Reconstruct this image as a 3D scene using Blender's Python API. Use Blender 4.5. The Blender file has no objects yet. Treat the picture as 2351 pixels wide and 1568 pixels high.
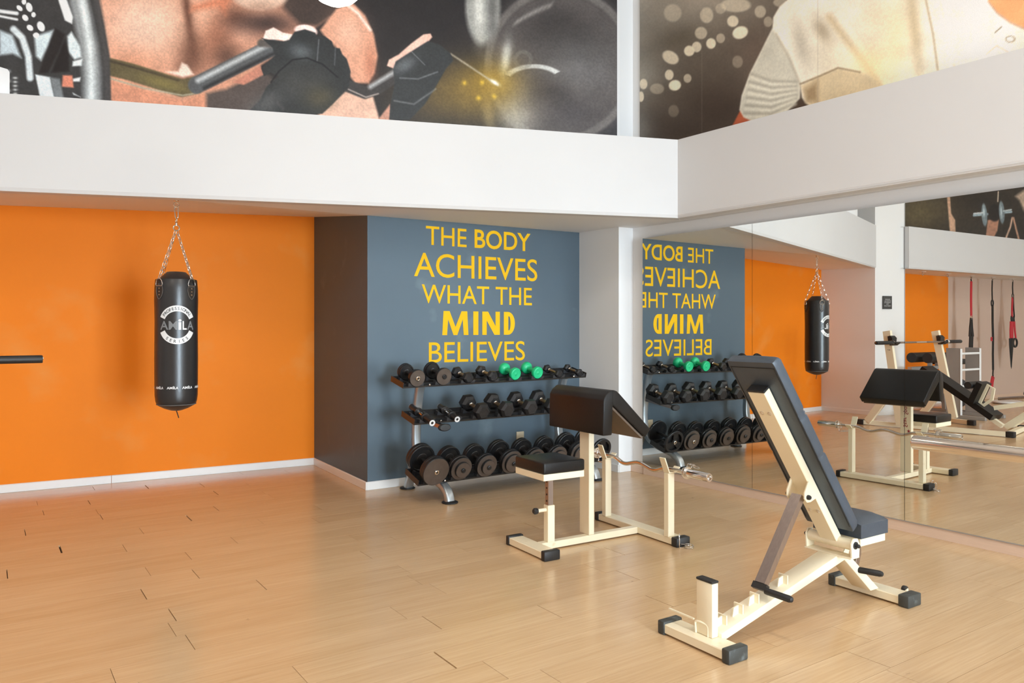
import bpy, bmesh, math, random
import numpy as np
from mathutils import Vector, Matrix

R = math.radians
random.seed(7)
SC = bpy.context.scene
COL = SC.collection

# ------------------------------------------------------------------ camera
YAW = 34.288
cam = bpy.data.cameras.new('camera')
cam.sensor_width = 36.0
cam.lens = 1790.0 / 2351.0 * 36.0
cam.shift_y = -31.0 / 2351.0
cam.clip_start = 0.05
camo = bpy.data.objects.new('camera', cam)
camo.location = (0, 0, 1.3)
camo.rotation_euler = (R(90), 0, R(-YAW))
COL.objects.link(camo)
SC.camera = camo

# ------------------------------------------------------------------ world, daylight, fill lamps, exposure
SC.view_settings.view_transform = 'Standard'
SC.view_settings.look = 'None'
SC.view_settings.gamma = 1.0
SC.view_settings.exposure = 0.12
SC.view_settings.use_curve_mapping = False
SC.cycles.max_bounces = 10
SC.cycles.diffuse_bounces = 6
SC.cycles.glossy_bounces = 6
SC.cycles.sample_clamp_indirect = 6.0
SC.cycles.caustics_reflective = True
SC.cycles.blur_glossy = 0.4
SC.cycles.caustics_refractive = False
SC.cycles.use_denoising = True

W = bpy.data.worlds.new('sky')
SC.world = W
W.use_nodes = True
bg = W.node_tree.nodes['Background']
bg.inputs['Color'].default_value = (0.75, 0.86, 1.0, 1)
bg.inputs['Strength'].default_value = 1.0

Y_WIN = -6.0                                   # the glazed wall behind the camera
WINDOWS = [(0.8, 1.85), (1.95, 3.0)]
WZ0, WZ1 = 0.15, 2.55
DAY_L = 61.0
for i, (x0, x1) in enumerate(WINDOWS):
    l = bpy.data.lights.new('daylight', 'AREA')
    l.shape = 'RECTANGLE'
    l.size = x1 - x0
    l.size_y = WZ1 - WZ0
    l.energy = DAY_L * math.pi * (x1 - x0) * (WZ1 - WZ0)
    l.color = (0.71, 0.87, 1.0)
    o = bpy.data.objects.new('daylight', l)
    o.location = ((x0 + x1) / 2, Y_WIN - 0.25, (WZ0 + WZ1) / 2)
    o.rotation_euler = (R(90), 0, 0)
    COL.objects.link(o)
FILL_LAMPS = [(-5.5, -2.5), (-1.5, -2.5), (2.2, -2.5), (-5.5, 2.0), (-1.5, 2.0), (2.2, 1.4)]  # extra unseen ceiling lamps, added as warm fill
FILL_LAMP_W = 30.0
for x, y in FILL_LAMPS:
    l = bpy.data.lights.new('fill_lamp_light', 'AREA')
    l.shape = 'DISK'
    l.size = 0.5
    l.energy = FILL_LAMP_W
    l.color = (1.0, 0.92, 0.82)
    o = bpy.data.objects.new('fill_lamp_light', l)
    o.location = (x, y, 4.2)
    COL.objects.link(o)

# ------------------------------------------------------------------ materials
def _new(name):
    m = bpy.data.materials.new(name)
    m.use_nodes = True
    nt = m.node_tree
    return m, nt, nt.nodes['Principled BSDF']

def mat(name, col, rough=0.5, metal=0.0, var=0.0, scale=8.0, stretch=(1, 1, 1), bump=0.0, bscale=60.0, spec=0.5,
        coat=0.0, stain=None, stain_lo=0.55, stain_hi=0.7, stain_scale=3.0, rvar=0.0, sheen=0.0):
    m, nt, p = _new(name)
    N, Lk = nt.nodes, nt.links
    p.inputs['Roughness'].default_value = rough
    p.inputs['Metallic'].default_value = metal
    p.inputs['Specular IOR Level'].default_value = spec
    p.inputs['Coat Weight'].default_value = coat
    p.inputs['Coat Roughness'].default_value = 0.15
    p.inputs['Sheen Weight'].default_value = sheen
    c = (col[0], col[1], col[2], 1)
    tc = N.new('ShaderNodeTexCoord')
    mp = N.new('ShaderNodeMapping')
    mp.inputs['Scale'].default_value = stretch
    Lk.new(tc.outputs['Object'], mp.inputs['Vector'])
    nz = N.new('ShaderNodeTexNoise')
    nz.inputs['Scale'].default_value = scale
    nz.inputs['Detail'].default_value = 5
    Lk.new(mp.outputs[0], nz.inputs['Vector'])
    mx = N.new('ShaderNodeMix')
    mx.data_type = 'RGBA'
    mx.inputs['A'].default_value = tuple(max(0, v * (1 - var)) for v in col) + (1,)
    mx.inputs['B'].default_value = tuple(min(1, v * (1 + var)) for v in col) + (1,)
    Lk.new(nz.outputs['Fac'], mx.inputs['Factor'])
    out = mx.outputs['Result']
    if stain:
        n2 = N.new('ShaderNodeTexNoise')
        n2.inputs['Scale'].default_value = stain_scale
        n2.inputs['Detail'].default_value = 7
        Lk.new(mp.outputs[0], n2.inputs['Vector'])
        mr = N.new('ShaderNodeMapRange')
        mr.inputs['From Min'].default_value = stain_lo
        mr.inputs['From Max'].default_value = stain_hi
        Lk.new(n2.outputs['Fac'], mr.inputs['Value'])
        m2 = N.new('ShaderNodeMix')
        m2.data_type = 'RGBA'
        m2.inputs['B'].default_value = tuple(stain) + (1,)
        Lk.new(mr.outputs[0], m2.inputs['Factor'])
        Lk.new(out, m2.inputs['A'])
        out = m2.outputs['Result']
    Lk.new(out, p.inputs['Base Color'])
    if rvar:
        mr = N.new('ShaderNodeMapRange')
        mr.inputs['To Min'].default_value = max(0, rough - rvar)
        mr.inputs['To Max'].default_value = min(1, rough + rvar)
        Lk.new(nz.outputs['Fac'], mr.inputs['Value'])
        Lk.new(mr.outputs[0], p.inputs['Roughness'])
    if bump:
        n3 = N.new('ShaderNodeTexNoise')
        n3.inputs['Scale'].default_value = bscale
        n3.inputs['Detail'].default_value = 3
        Lk.new(tc.outputs['Object'], n3.inputs['Vector'])
        b = N.new('ShaderNodeBump')
        b.inputs['Strength'].default_value = bump
        b.inputs['Distance'].default_value = 0.002
        Lk.new(n3.outputs['Fac'], b.inputs['Height'])
        Lk.new(b.outputs[0], p.inputs['Normal'])
    return m

def plank_mat(name, island):
    m, nt, p = _new(name)
    N, Lk = nt.nodes, nt.links
    p.inputs['Roughness'].default_value = 0.22
    p.inputs['Specular IOR Level'].default_value = 0.5
    tc = N.new('ShaderNodeTexCoord')
    geo = N.new('ShaderNodeNewGeometry')
    if island:
        rnd = geo.outputs['Random Per Island']
    else:
        oi = N.new('ShaderNodeObjectInfo')
        rnd = oi.outputs['Random']
    ad = N.new('ShaderNodeVectorMath'); ad.operation = 'MULTIPLY_ADD'
    cb = N.new('ShaderNodeCombineXYZ')
    Lk.new(rnd, cb.inputs[0]); Lk.new(rnd, cb.inputs[1]); Lk.new(rnd, cb.inputs[2])
    ad.inputs[1].default_value = (37.0, 53.0, 11.0)
    Lk.new(cb.outputs[0], ad.inputs[0])
    Lk.new(geo.outputs['Position'], ad.inputs[2])
    mp = N.new('ShaderNodeMapping'); mp.inputs['Scale'].default_value = (1.3, 46.0, 1.0)
    Lk.new(ad.outputs[0], mp.inputs['Vector'])
    n1 = N.new('ShaderNodeTexNoise'); n1.inputs['Scale'].default_value = 2.2; n1.inputs['Detail'].default_value = 6
    n1.inputs['Roughness'].default_value = 0.62
    Lk.new(mp.outputs[0], n1.inputs['Vector'])
    mp2 = N.new('ShaderNodeMapping'); mp2.inputs['Scale'].default_value = (1.0, 5.0, 1.0)
    Lk.new(ad.outputs[0], mp2.inputs['Vector'])
    n2 = N.new('ShaderNodeTexNoise'); n2.inputs['Scale'].default_value = 1.6; n2.inputs['Detail'].default_value = 4
    Lk.new(mp2.outputs[0], n2.inputs['Vector'])
    rp = N.new('ShaderNodeValToRGB')
    e = rp.color_ramp.elements
    e[0].position = 0.30; e[0].color = (0.53, 0.345, 0.18, 1)
    e[1].position = 0.72; e[1].color = (0.68, 0.485, 0.29, 1)
    a = N.new('ShaderNodeMath'); a.operation = 'MULTIPLY'; a.inputs[1].default_value = 0.62
    Lk.new(n1.outputs['Fac'], a.inputs[0])
    b = N.new('ShaderNodeMath'); b.operation = 'MULTIPLY_ADD'; b.inputs[1].default_value = 0.30
    Lk.new(n2.outputs['Fac'], b.inputs[0]); Lk.new(a.outputs[0], b.inputs[2])
    c = N.new('ShaderNodeMath'); c.operation = 'MULTIPLY_ADD'; c.inputs[1].default_value = 0.12
    Lk.new(rnd, c.inputs[0]); Lk.new(b.outputs[0], c.inputs[2])
    Lk.new(c.outputs[0], rp.inputs['Fac'])
    n4 = N.new('ShaderNodeTexNoise'); n4.inputs['Scale'].default_value = 11.0; n4.inputs['Detail'].default_value = 3
    mp4 = N.new('ShaderNodeMapping'); mp4.inputs['Scale'].default_value = (0.8, 2.2, 1.0)
    Lk.new(geo.outputs['Position'], mp4.inputs['Vector']); Lk.new(mp4.outputs[0], n4.inputs['Vector'])
    r4 = N.new('ShaderNodeMapRange'); r4.inputs['From Min'].default_value = 0.745; r4.inputs['From Max'].default_value = 0.80
    r4.inputs['To Max'].default_value = 0.75
    Lk.new(n4.outputs['Fac'], r4.inputs['Value'])
    m4 = N.new('ShaderNodeMix'); m4.data_type = 'RGBA'; m4.inputs['B'].default_value = (0.13, 0.08, 0.045, 1)
    Lk.new(r4.outputs[0], m4.inputs['Factor']); Lk.new(rp.outputs['Color'], m4.inputs['A'])
    Lk.new(m4.outputs['Result'], p.inputs['Base Color'])
    mr = N.new('ShaderNodeMapRange')
    mr.inputs['To Min'].default_value = 0.15; mr.inputs['To Max'].default_value = 0.25
    Lk.new(n2.outputs['Fac'], mr.inputs['Value']); Lk.new(mr.outputs[0], p.inputs['Roughness'])
    bp = N.new('ShaderNodeBump'); bp.inputs['Strength'].default_value = 0.06; bp.inputs['Distance'].default_value = 0.002
    Lk.new(n1.outputs['Fac'], bp.inputs['Height']); Lk.new(bp.outputs[0], p.inputs['Normal'])
    return m

def glow_mat(name, col, strength):
    m, nt, p = _new(name)
    p.inputs['Base Color'].default_value = (0.9, 0.9, 0.9, 1)
    p.inputs['Emission Color'].default_value = tuple(col) + (1,)
    p.inputs['Emission Strength'].default_value = strength
    return m

def print_mat(name, rough):
    m, nt, p = _new(name)
    N, Lk = nt.nodes, nt.links
    at = N.new('ShaderNodeAttribute'); at.attribute_name = 'print'
    tc = N.new('ShaderNodeTexCoord')
    nz = N.new('ShaderNodeTexNoise'); nz.inputs['Scale'].default_value = 260.0; nz.inputs['Detail'].default_value = 2
    Lk.new(tc.outputs['Object'], nz.inputs['Vector'])
    mr = N.new('ShaderNodeMapRange'); mr.inputs['To Min'].default_value = 0.82; mr.inputs['To Max'].default_value = 1.16
    Lk.new(nz.outputs['Fac'], mr.inputs['Value'])
    vm = N.new('ShaderNodeVectorMath'); vm.operation = 'SCALE'
    Lk.new(at.outputs['Color'], vm.inputs[0]); Lk.new(mr.outputs[0], vm.inputs['Scale'])
    Lk.new(vm.outputs[0], p.inputs['Base Color'])
    p.inputs['Roughness'].default_value = rough
    p.inputs['Specular IOR Level'].default_value = 0.3
    return m

def mirror_mat():
    m, nt, p = _new('mirror glass')
    p.inputs['Base Color'].default_value = (0.87, 0.885, 0.86, 1)
    p.inputs['Metallic'].default_value = 1.0
    p.inputs['Roughness'].default_value = 0.0
    return m

def glass_mat():
    m, nt, p = _new('window glass')
    N, Lk = nt.nodes, nt.links
    p.inputs['Base Color'].default_value = (1, 1, 1, 1)
    p.inputs['Roughness'].default_value = 0.0
    p.inputs['Transmission Weight'].default_value = 1.0
    p.inputs['IOR'].default_value = 1.1
    return m

M = {}
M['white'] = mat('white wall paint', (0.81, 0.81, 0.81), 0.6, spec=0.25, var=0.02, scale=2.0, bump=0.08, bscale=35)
M['dimmedwhite'] = mat('darkened white beam paint', (0.64, 0.64, 0.645), 0.6, spec=0.25, var=0.02, scale=2.0, bump=0.08, bscale=35)  # white paint darkened to offset the stronger light on the beams
M['orange'] = mat('orange wall paint', (0.86, 0.235, 0.012), 0.5, var=0.05, scale=1.6, stain=(0.84, 0.33, 0.07), stain_lo=0.60, stain_hi=0.85, stain_scale=1.7, bump=0.06, bscale=30, spec=0.12)
M['greyblue'] = mat('grey blue wall paint', (0.098, 0.134, 0.165), 0.45, spec=0.2, var=0.05, scale=2.0, stain=(0.17, 0.22, 0.25), stain_lo=0.62, stain_hi=0.8, stain_scale=2.5, bump=0.05, bscale=30)
M['taupe'] = mat('taupe wall paint', (0.62, 0.47, 0.385), 0.55, var=0.03, scale=2.0)
M['baseboard'] = mat('white baseboard paint', (0.80, 0.80, 0.79), 0.3, var=0.02)
M['woodtrim'] = mat('beech trim', (0.66, 0.48, 0.36), 0.35, var=0.10, scale=6, stretch=(12, 1, 30))
M['subfloor'] = mat('dark joint', (0.035, 0.022, 0.014), 0.9)
M['plank'] = plank_mat('laminate plank', False)
M['plankfield'] = plank_mat('laminate plank far', True)
M['mirror'] = mirror_mat()
M['mirroredge'] = mat('dark mirror edge', (0.05, 0.045, 0.04), 0.4)
M['yellow'] = mat('yellow letter paint', (0.90, 0.52, 0.012), 0.5, var=0.05, scale=20, spec=0.12)
M['cream'] = mat('cream powder coat', (0.88, 0.79, 0.59), 0.32, var=0.02, scale=6, stain=(0.62, 0.47, 0.26), stain_lo=0.68, stain_hi=0.86, stain_scale=9.0)
M['vinyl'] = mat('black vinyl', (0.012, 0.011, 0.011), 0.36, var=0.15, scale=20, bump=0.25, bscale=180, spec=0.3)
M['vinylsheen'] = mat('worn black vinyl with blue sheen', (0.050, 0.066, 0.088), 0.42, var=0.18, scale=14, bump=0.25, bscale=160, spec=0.5)  # black vinyl, the blue daylight sheen is mixed into its base colour
M['rubber'] = mat('black rubber', (0.016, 0.016, 0.017), 0.5, var=0.2, scale=20)
M['wornrubber'] = mat('worn grey rubber', (0.045, 0.048, 0.045), 0.55, var=0.35, scale=16, stain=(0.13, 0.15, 0.15), stain_lo=0.55, stain_hi=0.75, stain_scale=22)
M['chrome'] = mat('chrome', (0.78, 0.76, 0.74), 0.10, 1.0, var=0.04, scale=10)
M['wornchrome'] = mat('scratched chrome', (0.72, 0.66, 0.60), 0.17, 1.0, var=0.08, scale=6, stain=(0.16, 0.10, 0.06), stain_lo=0.66, stain_hi=0.72, stain_scale=14, rvar=0.08)
M['steel'] = mat('satin silver paint', (0.46, 0.50, 0.53), 0.32, 0.75, var=0.06, scale=9)
M['browntube'] = mat('bare dark steel', (0.40, 0.34, 0.31), 0.32, 0.95, var=0.15, scale=10, stretch=(8, 8, 1))
M['blackmetal'] = mat('black satin steel', (0.018, 0.017, 0.017), 0.34, 0.0, var=0.2, scale=12, spec=0.6)
M['iron'] = mat('black cast iron', (0.014, 0.014, 0.015), 0.40, 0.1, var=0.35, scale=30, stain=(0.05, 0.035, 0.028), stain_lo=0.62, stain_hi=0.9, stain_scale=16, bump=0.25, bscale=90)
M['ironrim'] = mat('rusty iron rim', (0.11, 0.085, 0.07), 0.42, 0.3, var=0.3, scale=24)
M['hexrubber'] = mat('hex rubber', (0.016, 0.016, 0.018), 0.45, var=0.2, scale=20, bump=0.1, bscale=120)
M['plastic'] = mat('black plastic', (0.035, 0.036, 0.04), 0.42, var=0.1)
M['green'] = mat('green vinyl', (0.015, 0.56, 0.235), 0.36, var=0.06, scale=12)
M['brass'] = mat('worn brass grip', (0.40, 0.29, 0.19), 0.32, 0.9, var=0.2, scale=40)
M['leather'] = mat('black leather', (0.020, 0.020, 0.022), 0.33, var=0.15, scale=7, bump=0.2, bscale=70, spec=0.6)
M['patch'] = mat('brown black leather patch', (0.03, 0.022, 0.018), 0.45)
M['stitch'] = mat('grey stitching', (0.16, 0.15, 0.14), 0.7)
M['logo'] = mat('white print', (0.78, 0.79, 0.80), 0.4)
M['logogrey'] = mat('grey print', (0.20, 0.21, 0.22), 0.35)
M['logoblack'] = mat('black print', (0.03, 0.03, 0.03), 0.4)
M['redprint'] = mat('dark red print', (0.33, 0.012, 0.03), 0.4)
M['beige'] = mat('beige plastic', (0.66, 0.55, 0.38), 0.35)
M['board'] = mat('dark plywood', (0.14, 0.10, 0.07), 0.5, var=0.2, scale=12)
M['grey'] = mat('grey powder coat', (0.30, 0.28, 0.26), 0.4, var=0.05)
M['whitemetal'] = mat('white powder coat', (0.78, 0.79, 0.80), 0.3)
M['red'] = mat('red webbing', (0.52, 0.015, 0.03), 0.55)
M['blackweb'] = mat('black webbing', (0.015, 0.014, 0.014), 0.7)
M['ball'] = mat('charcoal exercise ball', (0.05, 0.055, 0.065), 0.3)
M['sign'] = mat('charcoal sign', (0.05, 0.05, 0.048), 0.5)
M['poster'] = print_mat('poster print', 0.42)
M['lamp'] = glow_mat('lamp glass', (1.0, 0.93, 0.82), 9.0)
M['glass'] = glass_mat()
M['wrap'] = mat('pale wood floor edge', (0.55, 0.36, 0.2), 0.5)

# ------------------------------------------------------------------ geometry helpers
class B:
    def __init__(s):
        s.bm = bmesh.new()
    def _merge(s, tmp, Mx=None):
        if Mx is not None:
            tmp.transform(Mx)
        me = bpy.data.meshes.new('tmp')
        tmp.to_mesh(me); tmp.free()
        s.bm.from_mesh(me)
        bpy.data.meshes.remove(me)
        return s
    def box(s, x0, x1, y0, y1, z0, z1, bev=0.0, seg=2, Mx=None):
        t = bmesh.new()
        bmesh.ops.create_cube(t, size=1.0, matrix=Matrix.Translation(((x0 + x1) / 2, (y0 + y1) / 2, (z0 + z1) / 2)) @ Matrix.Diagonal((abs(x1 - x0), abs(y1 - y0), abs(z1 - z0), 1)))
        if bev > 0:
            bmesh.ops.bevel(t, geom=t.edges[:], offset=bev, segments=seg, profile=0.5, affect='EDGES')
        return s._merge(t, Mx)
    def prism(s, poly, axis, a0, a1, bev=0.0, seg=2, Mx=None):
        """extrude a 2-D polygon: axis 'y' takes (x,z), 'z' takes (x,y), 'x' takes (y,z)"""
        t = bmesh.new()
        def P(p, a):
            return (p[0], a, p[1]) if axis == 'y' else ((p[0], p[1], a) if axis == 'z' else (a, p[0], p[1]))
        v0 = [t.verts.new(P(p, a0)) for p in poly]
        v1 = [t.verts.new(P(p, a1)) for p in poly]
        n = len(poly)
        t.faces.new(v0); t.faces.new(list(reversed(v1)))
        for i in range(n):
            t.faces.new((v0[i], v1[i], v1[(i + 1) % n], v0[(i + 1) % n]))
        bmesh.ops.recalc_face_normals(t, faces=t.faces[:])
        if bev > 0:
            bmesh.ops.bevel(t, geom=t.edges[:], offset=bev, segments=seg, profile=0.5, affect='EDGES', clamp_overlap=True)
        return s._merge(t, Mx)
    def sweep(s, pts, ring, closed=False, up=None, cap=True, scales=None, Mx=None):
        """sweep a closed 2-D ring (list of (a,b)) along pts"""
        t = bmesh.new()
        P = [Vector(p) for p in pts]
        n = len(P)
        T = []
        for i in range(n):
            if closed:
                d = P[(i + 1) % n] - P[(i - 1) % n]
            else:
                d = P[min(i + 1, n - 1)] - P[max(i - 1, 0)]
            T.append(d.normalized())
        if up is None:
            up = Vector((0, 0, 1)) if abs(T[0].z) < 0.9 else Vector((1, 0, 0))
        nrm = (Vector(up) - T[0] * Vector(up).dot(T[0])).normalized()
        rings = []
        for i in range(n):
            nrm = (nrm - T[i] * nrm.dot(T[i])).normalized()
            bn = T[i].cross(nrm)
            k = scales[i] if scales else 1.0
            rings.append([t.verts.new(P[i] + nrm * (a * k) + bn * (b * k)) for a, b in ring])
        m = len(ring)
        for i in range(n if closed else n - 1):
            r0, r1 = rings[i], rings[(i + 1) % n]
            for j in range(m):
                t.faces.new((r0[j], r0[(j + 1) % m], r1[(j + 1) % m], r1[j]))
        if cap and not closed:
            t.faces.new(list(reversed(rings[0]))); t.faces.new(rings[-1])
        bmesh.ops.recalc_face_normals(t, faces=t.faces[:])
        return s._merge(t, Mx)
    def tube(s, pts, r, n=12, closed=False, up=None, scales=None, Mx=None):
        ring = [(r * math.cos(2 * math.pi * k / n), r * math.sin(2 * math.pi * k / n)) for k in range(n)]
        return s.sweep(pts, ring, closed, up, True, scales, Mx)
    def bar(s, pts, w, h, up, Mx=None, closed=False):
        """rectangular section: h along up, w across"""
        ring = [(-h / 2, -w / 2), (h / 2, -w / 2), (h / 2, w / 2), (-h / 2, w / 2)]
        return s.sweep(pts, ring, closed, up, True, None, Mx)
    def lathe(s, prof, n=32, Mx=None, sx=1.0, sy=1.0, ang=0.0):
        """revolve (r,z) about z"""
        t = bmesh.new()
        rings = []
        for r, z in prof:
            if r <= 1e-6:
                rings.append([t.verts.new((0, 0, z))])
            else:
                rings.append([t.verts.new((r * sx * math.cos(ang + 2 * math.pi * k / n), r * sy * math.sin(ang + 2 * math.pi * k / n), z)) for k in range(n)])
        for a, b in zip(rings, rings[1:]):
            for k in range(n):
                if len(a) == 1 and len(b) == 1:
                    continue
                if len(a) == 1:
                    t.faces.new((a[0], b[k], b[(k + 1) % n]))
                elif len(b) == 1:
                    t.faces.new((a[k], b[0], a[(k + 1) % n]))
                else:
                    t.faces.new((a[k], a[(k + 1) % n], b[(k + 1) % n], b[k]))
        if len(rings[0]) > 1:
            t.faces.new(rings[0])
        if len(rings[-1]) > 1:
            t.faces.new(rings[-1])
        bmesh.ops.recalc_face_normals(t, faces=t.faces[:])
        return s._merge(t, Mx)
    def build(s, name, material, parent=None, ang=35, smooth=True):
        me = bpy.data.meshes.new(name)
        s.bm.to_mesh(me); s.bm.free()
        if smooth:
            me.polygons.foreach_set('use_smooth', [True] * len(me.polygons))
            me.set_sharp_from_angle(angle=R(ang))
        me.materials.append(M[material] if isinstance(material, str) else material)
        o = bpy.data.objects.new(name, me)
        COL.objects.link(o)
        if parent is not None:
            o.parent = parent
        return o

def fillet(pts, rad, n=5):
    """round the corners of a polyline"""
    P = [Vector(p) for p in pts]
    out = [P[0]]
    for i in range(1, len(P) - 1):
        a, b, c = P[i - 1], P[i], P[i + 1]
        r = min(rad, (a - b).length * 0.45, (c - b).length * 0.45)
        p, q = b + (a - b).normalized() * r, b + (c - b).normalized() * r
        for k in range(n + 1):
            t = k / n
            out.append(p * (1 - t) ** 2 + b * 2 * t * (1 - t) + q * t ** 2)
    out.append(P[-1])
    return out

def circle(c, r, n=16, ax=(1, 0, 0), ay=(0, 0, 1)):
    c, ax, ay = Vector(c), Vector(ax), Vector(ay)
    return [c + ax * (r * math.cos(2 * math.pi * k / n)) + ay * (r * math.sin(2 * math.pi * k / n)) for k in range(n)]

def thing(name, label, cat, loc=(0, 0, 0), rz=0.0, group=None):
    o = bpy.data.objects.new(name, None)
    o.empty_display_size = 0.1
    COL.objects.link(o)
    o.location = loc
    o.rotation_euler = (0, 0, R(rz))
    o['label'] = label
    o['category'] = cat
    if group:
        o['group'] = group
    return o

def tag(o, label, cat, group=None):
    o['label'] = label
    o['category'] = cat
    if group:
        o['group'] = group
    return o

def struct(o):
    o['kind'] = 'structure'
    return o

_bc = {}
def text_mesh(txt, size=1.0, bold=0.0):
    """flat outline of a word as a bmesh, left bottom at the origin of its tight bounds"""
    key = (txt, bold)
    if key not in _bc:
        cu = bpy.data.curves.new('txt', 'FONT')
        cu.body = txt
        cu.size = 1.0
        cu.offset = bold
        cu.resolution_u = 5
        ob = bpy.data.objects.new('txt', cu)
        COL.objects.link(ob)
        dg = bpy.context.evaluated_depsgraph_get()
        me = bpy.data.meshes.new_from_object(ob.evaluated_get(dg))
        bpy.data.objects.remove(ob)
        co = np.empty(len(me.vertices) * 3)
        me.vertices.foreach_get('co', co)
        co = co.reshape(-1, 3)
        _bc[key] = (co, [tuple(p.vertices) for p in me.polygons])
        bpy.data.meshes.remove(me)
    return _bc[key]

def text_obj(name, words, fn, material, parent=None, thick=0.0):
    """words: list of (text, x0, x1, y0, y1, bold) fitted to that rectangle in a plane; fn maps (x,y,lift) to 3-D"""
    V, F = [], []
    for txt, x0, x1, y0, y1, bold in words:
        co, fs = text_mesh(txt, 1.0, bold)
        mn, mx = co.min(0), co.max(0)
        b = len(V)
        for c in co:
            V.append((x0 + (c[0] - mn[0]) / (mx[0] - mn[0]) * (x1 - x0), y0 + (c[1] - mn[1]) / (mx[1] - mn[1]) * (y1 - y0)))
        F += [tuple(b + i for i in f) for f in fs]
    pts = [fn(x, y) for x, y in V]
    me = bpy.data.meshes.new(name)
    me.from_pydata(pts, [], F)
    me.materials.append(M[material])
    o = bpy.data.objects.new(name, me)
    COL.objects.link(o)
    if parent is not None:
        o.parent = parent
    return o

def RotM(ax, deg):
    return Matrix.Rotation(R(deg), 4, ax)
def Tr(x, y, z):
    return Matrix.Translation((x, y, z))
# ------------------------------------------------------------------ the room
H_CEIL = 4.5
X_W, X_E = -9.0, 4.92
BEAM = [(-1.24, 6.508), (4.657, 4.452), (4.77, Y_WIN)]      # plan line of the beam's front faces
ZB, ZT = 2.19, 2.822

fl = struct(B().box(X_W - 0.2, 5.1, Y_WIN - 0.2, 8.2, -0.06, -0.010).build('floor', 'subfloor', smooth=False))

# planks: 1.167 x 0.18625, laid along x
PW, PL, Y_ROW0 = 0.18625, 1.167, 2.58
SEAMS = [(1.755, 2.878, 2), (2.65, 1.503, 6), (2.68, 2.673, 3), (2.86, 2.157, 2), (3.04, 1.646, 2.5), (3.05, 2.816, 2.5), (3.39, 0.717, 1.5), (3.45, 3.062, 2),
         (3.76, 0.719, 3), (3.97, 1.175, 2.5), (3.99, 2.356, 1.5), (4.14, 0.659, 3), (4.16, 1.83, 2), (4.21, 3.017, 5), (4.33, 0.94, 2.5), (4.36, 2.114, 1.5),
         (4.58, 3.073, 2.5), (4.70, 0.98, 1.5), (4.88, 0.117, 3), (4.905, 1.286, 1.5), (5.07, 0.704, 1.5), (5.08, 1.87, 2), (5.24, 0.389, 9), (5.43, 0.853, 1.5),
         (5.455, 2.025, 3), (5.63, 1.178, 7), (5.66, 2.352, 3), (5.81, 0.235, 3), (5.815, 1.405, 3), (6.01, 0.688, 3), (6.38, 0.366, 2), (6.39, 1.536, 5), (6.57, 0.67, 3),
         (6.77, 1.515, 3), (6.95, 1.125, 6), (7.16, 0.759, 2)]
rows = {}
for y, x, g in SEAMS:
    k = int(math.floor((y - Y_ROW0) / PW))
    rows.setdefault(k, []).append((x, g))
fwv = (math.sin(R(YAW)), math.cos(R(YAW)))
def seen(x, y):
    d = x * fwv[0] + y * fwv[1]
    if d < 0.5:
        return None
    px = 1175.5 + 1790 * (x * fwv[1] - y * fwv[0]) / d
    py = 753 + 1790 * 1.3 / d
    return px, py, d
def plank_mesh(x0, x1, y0, y1):
    e = 0.0006
    vs = [(x0, y0, -0.010), (x1, y0, -0.010), (x1, y1, -0.010), (x0, y1, -0.010),
          (x0 + e, y0 + e, 0), (x1 - e, y0 + e, 0), (x1 - e, y1 - e, 0), (x0 + e, y1 - e, 0)]
    return vs, [(4, 5, 6, 7), (0, 1, 5, 4), (1, 2, 6, 5), (2, 3, 7, 6), (3, 0, 4, 7)]
near, far = [], []
k0, k1 = int((Y_WIN - Y_ROW0) / PW) - 1, int((7.55 - Y_ROW0) / PW) + 1
rnd = random.Random(3)
for k in range(k0, k1):
    ya, yb = Y_ROW0 + k * PW, Y_ROW0 + (k + 1) * PW
    known = rows.get(k, [])
    off = (known[0][0] if known else rnd.uniform(0, PL)) % PL
    gaps = {}
    for x, g in known:
        gaps[round((x - off) / PL)] = g
    n0 = int((X_W - off) / PL) - 1
    for i in range(n0, n0 + 16):
        x0, x1 = off + i * PL, off + (i + 1) * PL
        g0 = gaps.get(i, 0.9) * 0.0005
        g1 = gaps.get(i + 1, 0.9) * 0.0005
        x0, x1 = max(x0, X_W), min(x1, 4.915)
        if x1 - x0 < 0.05:
            continue
        r = (x0 + g0, x1 - g1, ya + 0.0003, yb - 0.0003)
        c = seen((x0 + x1) / 2, (ya + yb) / 2)
        if c and -260 < c[0] < 2620 and c[1] < 1700 and yb < 7.5 and x1 > -0.4:
            near.append((c[2], r))
        else:
            far.append(r)
near.sort()
for d, r in near[290:]:
    far.append(r)
shared = {}
for d, r in near[:290]:
    w, h = r[1] - r[0], r[3] - r[2]
    key = (round(w, 4), round(h, 4))
    if key not in shared:
        vs, fs = plank_mesh(-w / 2, w / 2, -h / 2, h / 2)
        me = bpy.data.meshes.new('plank')
        me.from_pydata(vs, [], fs)
        me.materials.append(M['plank'])
        shared[key] = me
    o = bpy.data.objects.new('plank', shared[key])
    o.location = ((r[0] + r[1]) / 2, (r[2] + r[3]) / 2, 0)
    COL.objects.link(o)
    o.parent = fl
V, F = [], []
for r in far:
    vs, fs = plank_mesh(*r)
    b = len(V)
    V += vs
    F += [tuple(b + i for i in f) for f in fs]
me = bpy.data.meshes.new('plank_field')
me.from_pydata(V, [], F)
me.materials.append(M['plankfield'])
o = bpy.data.objects.new('plank_field', me)
COL.objects.link(o)
o.parent = fl
o['kind'] = 'stuff'

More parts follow.
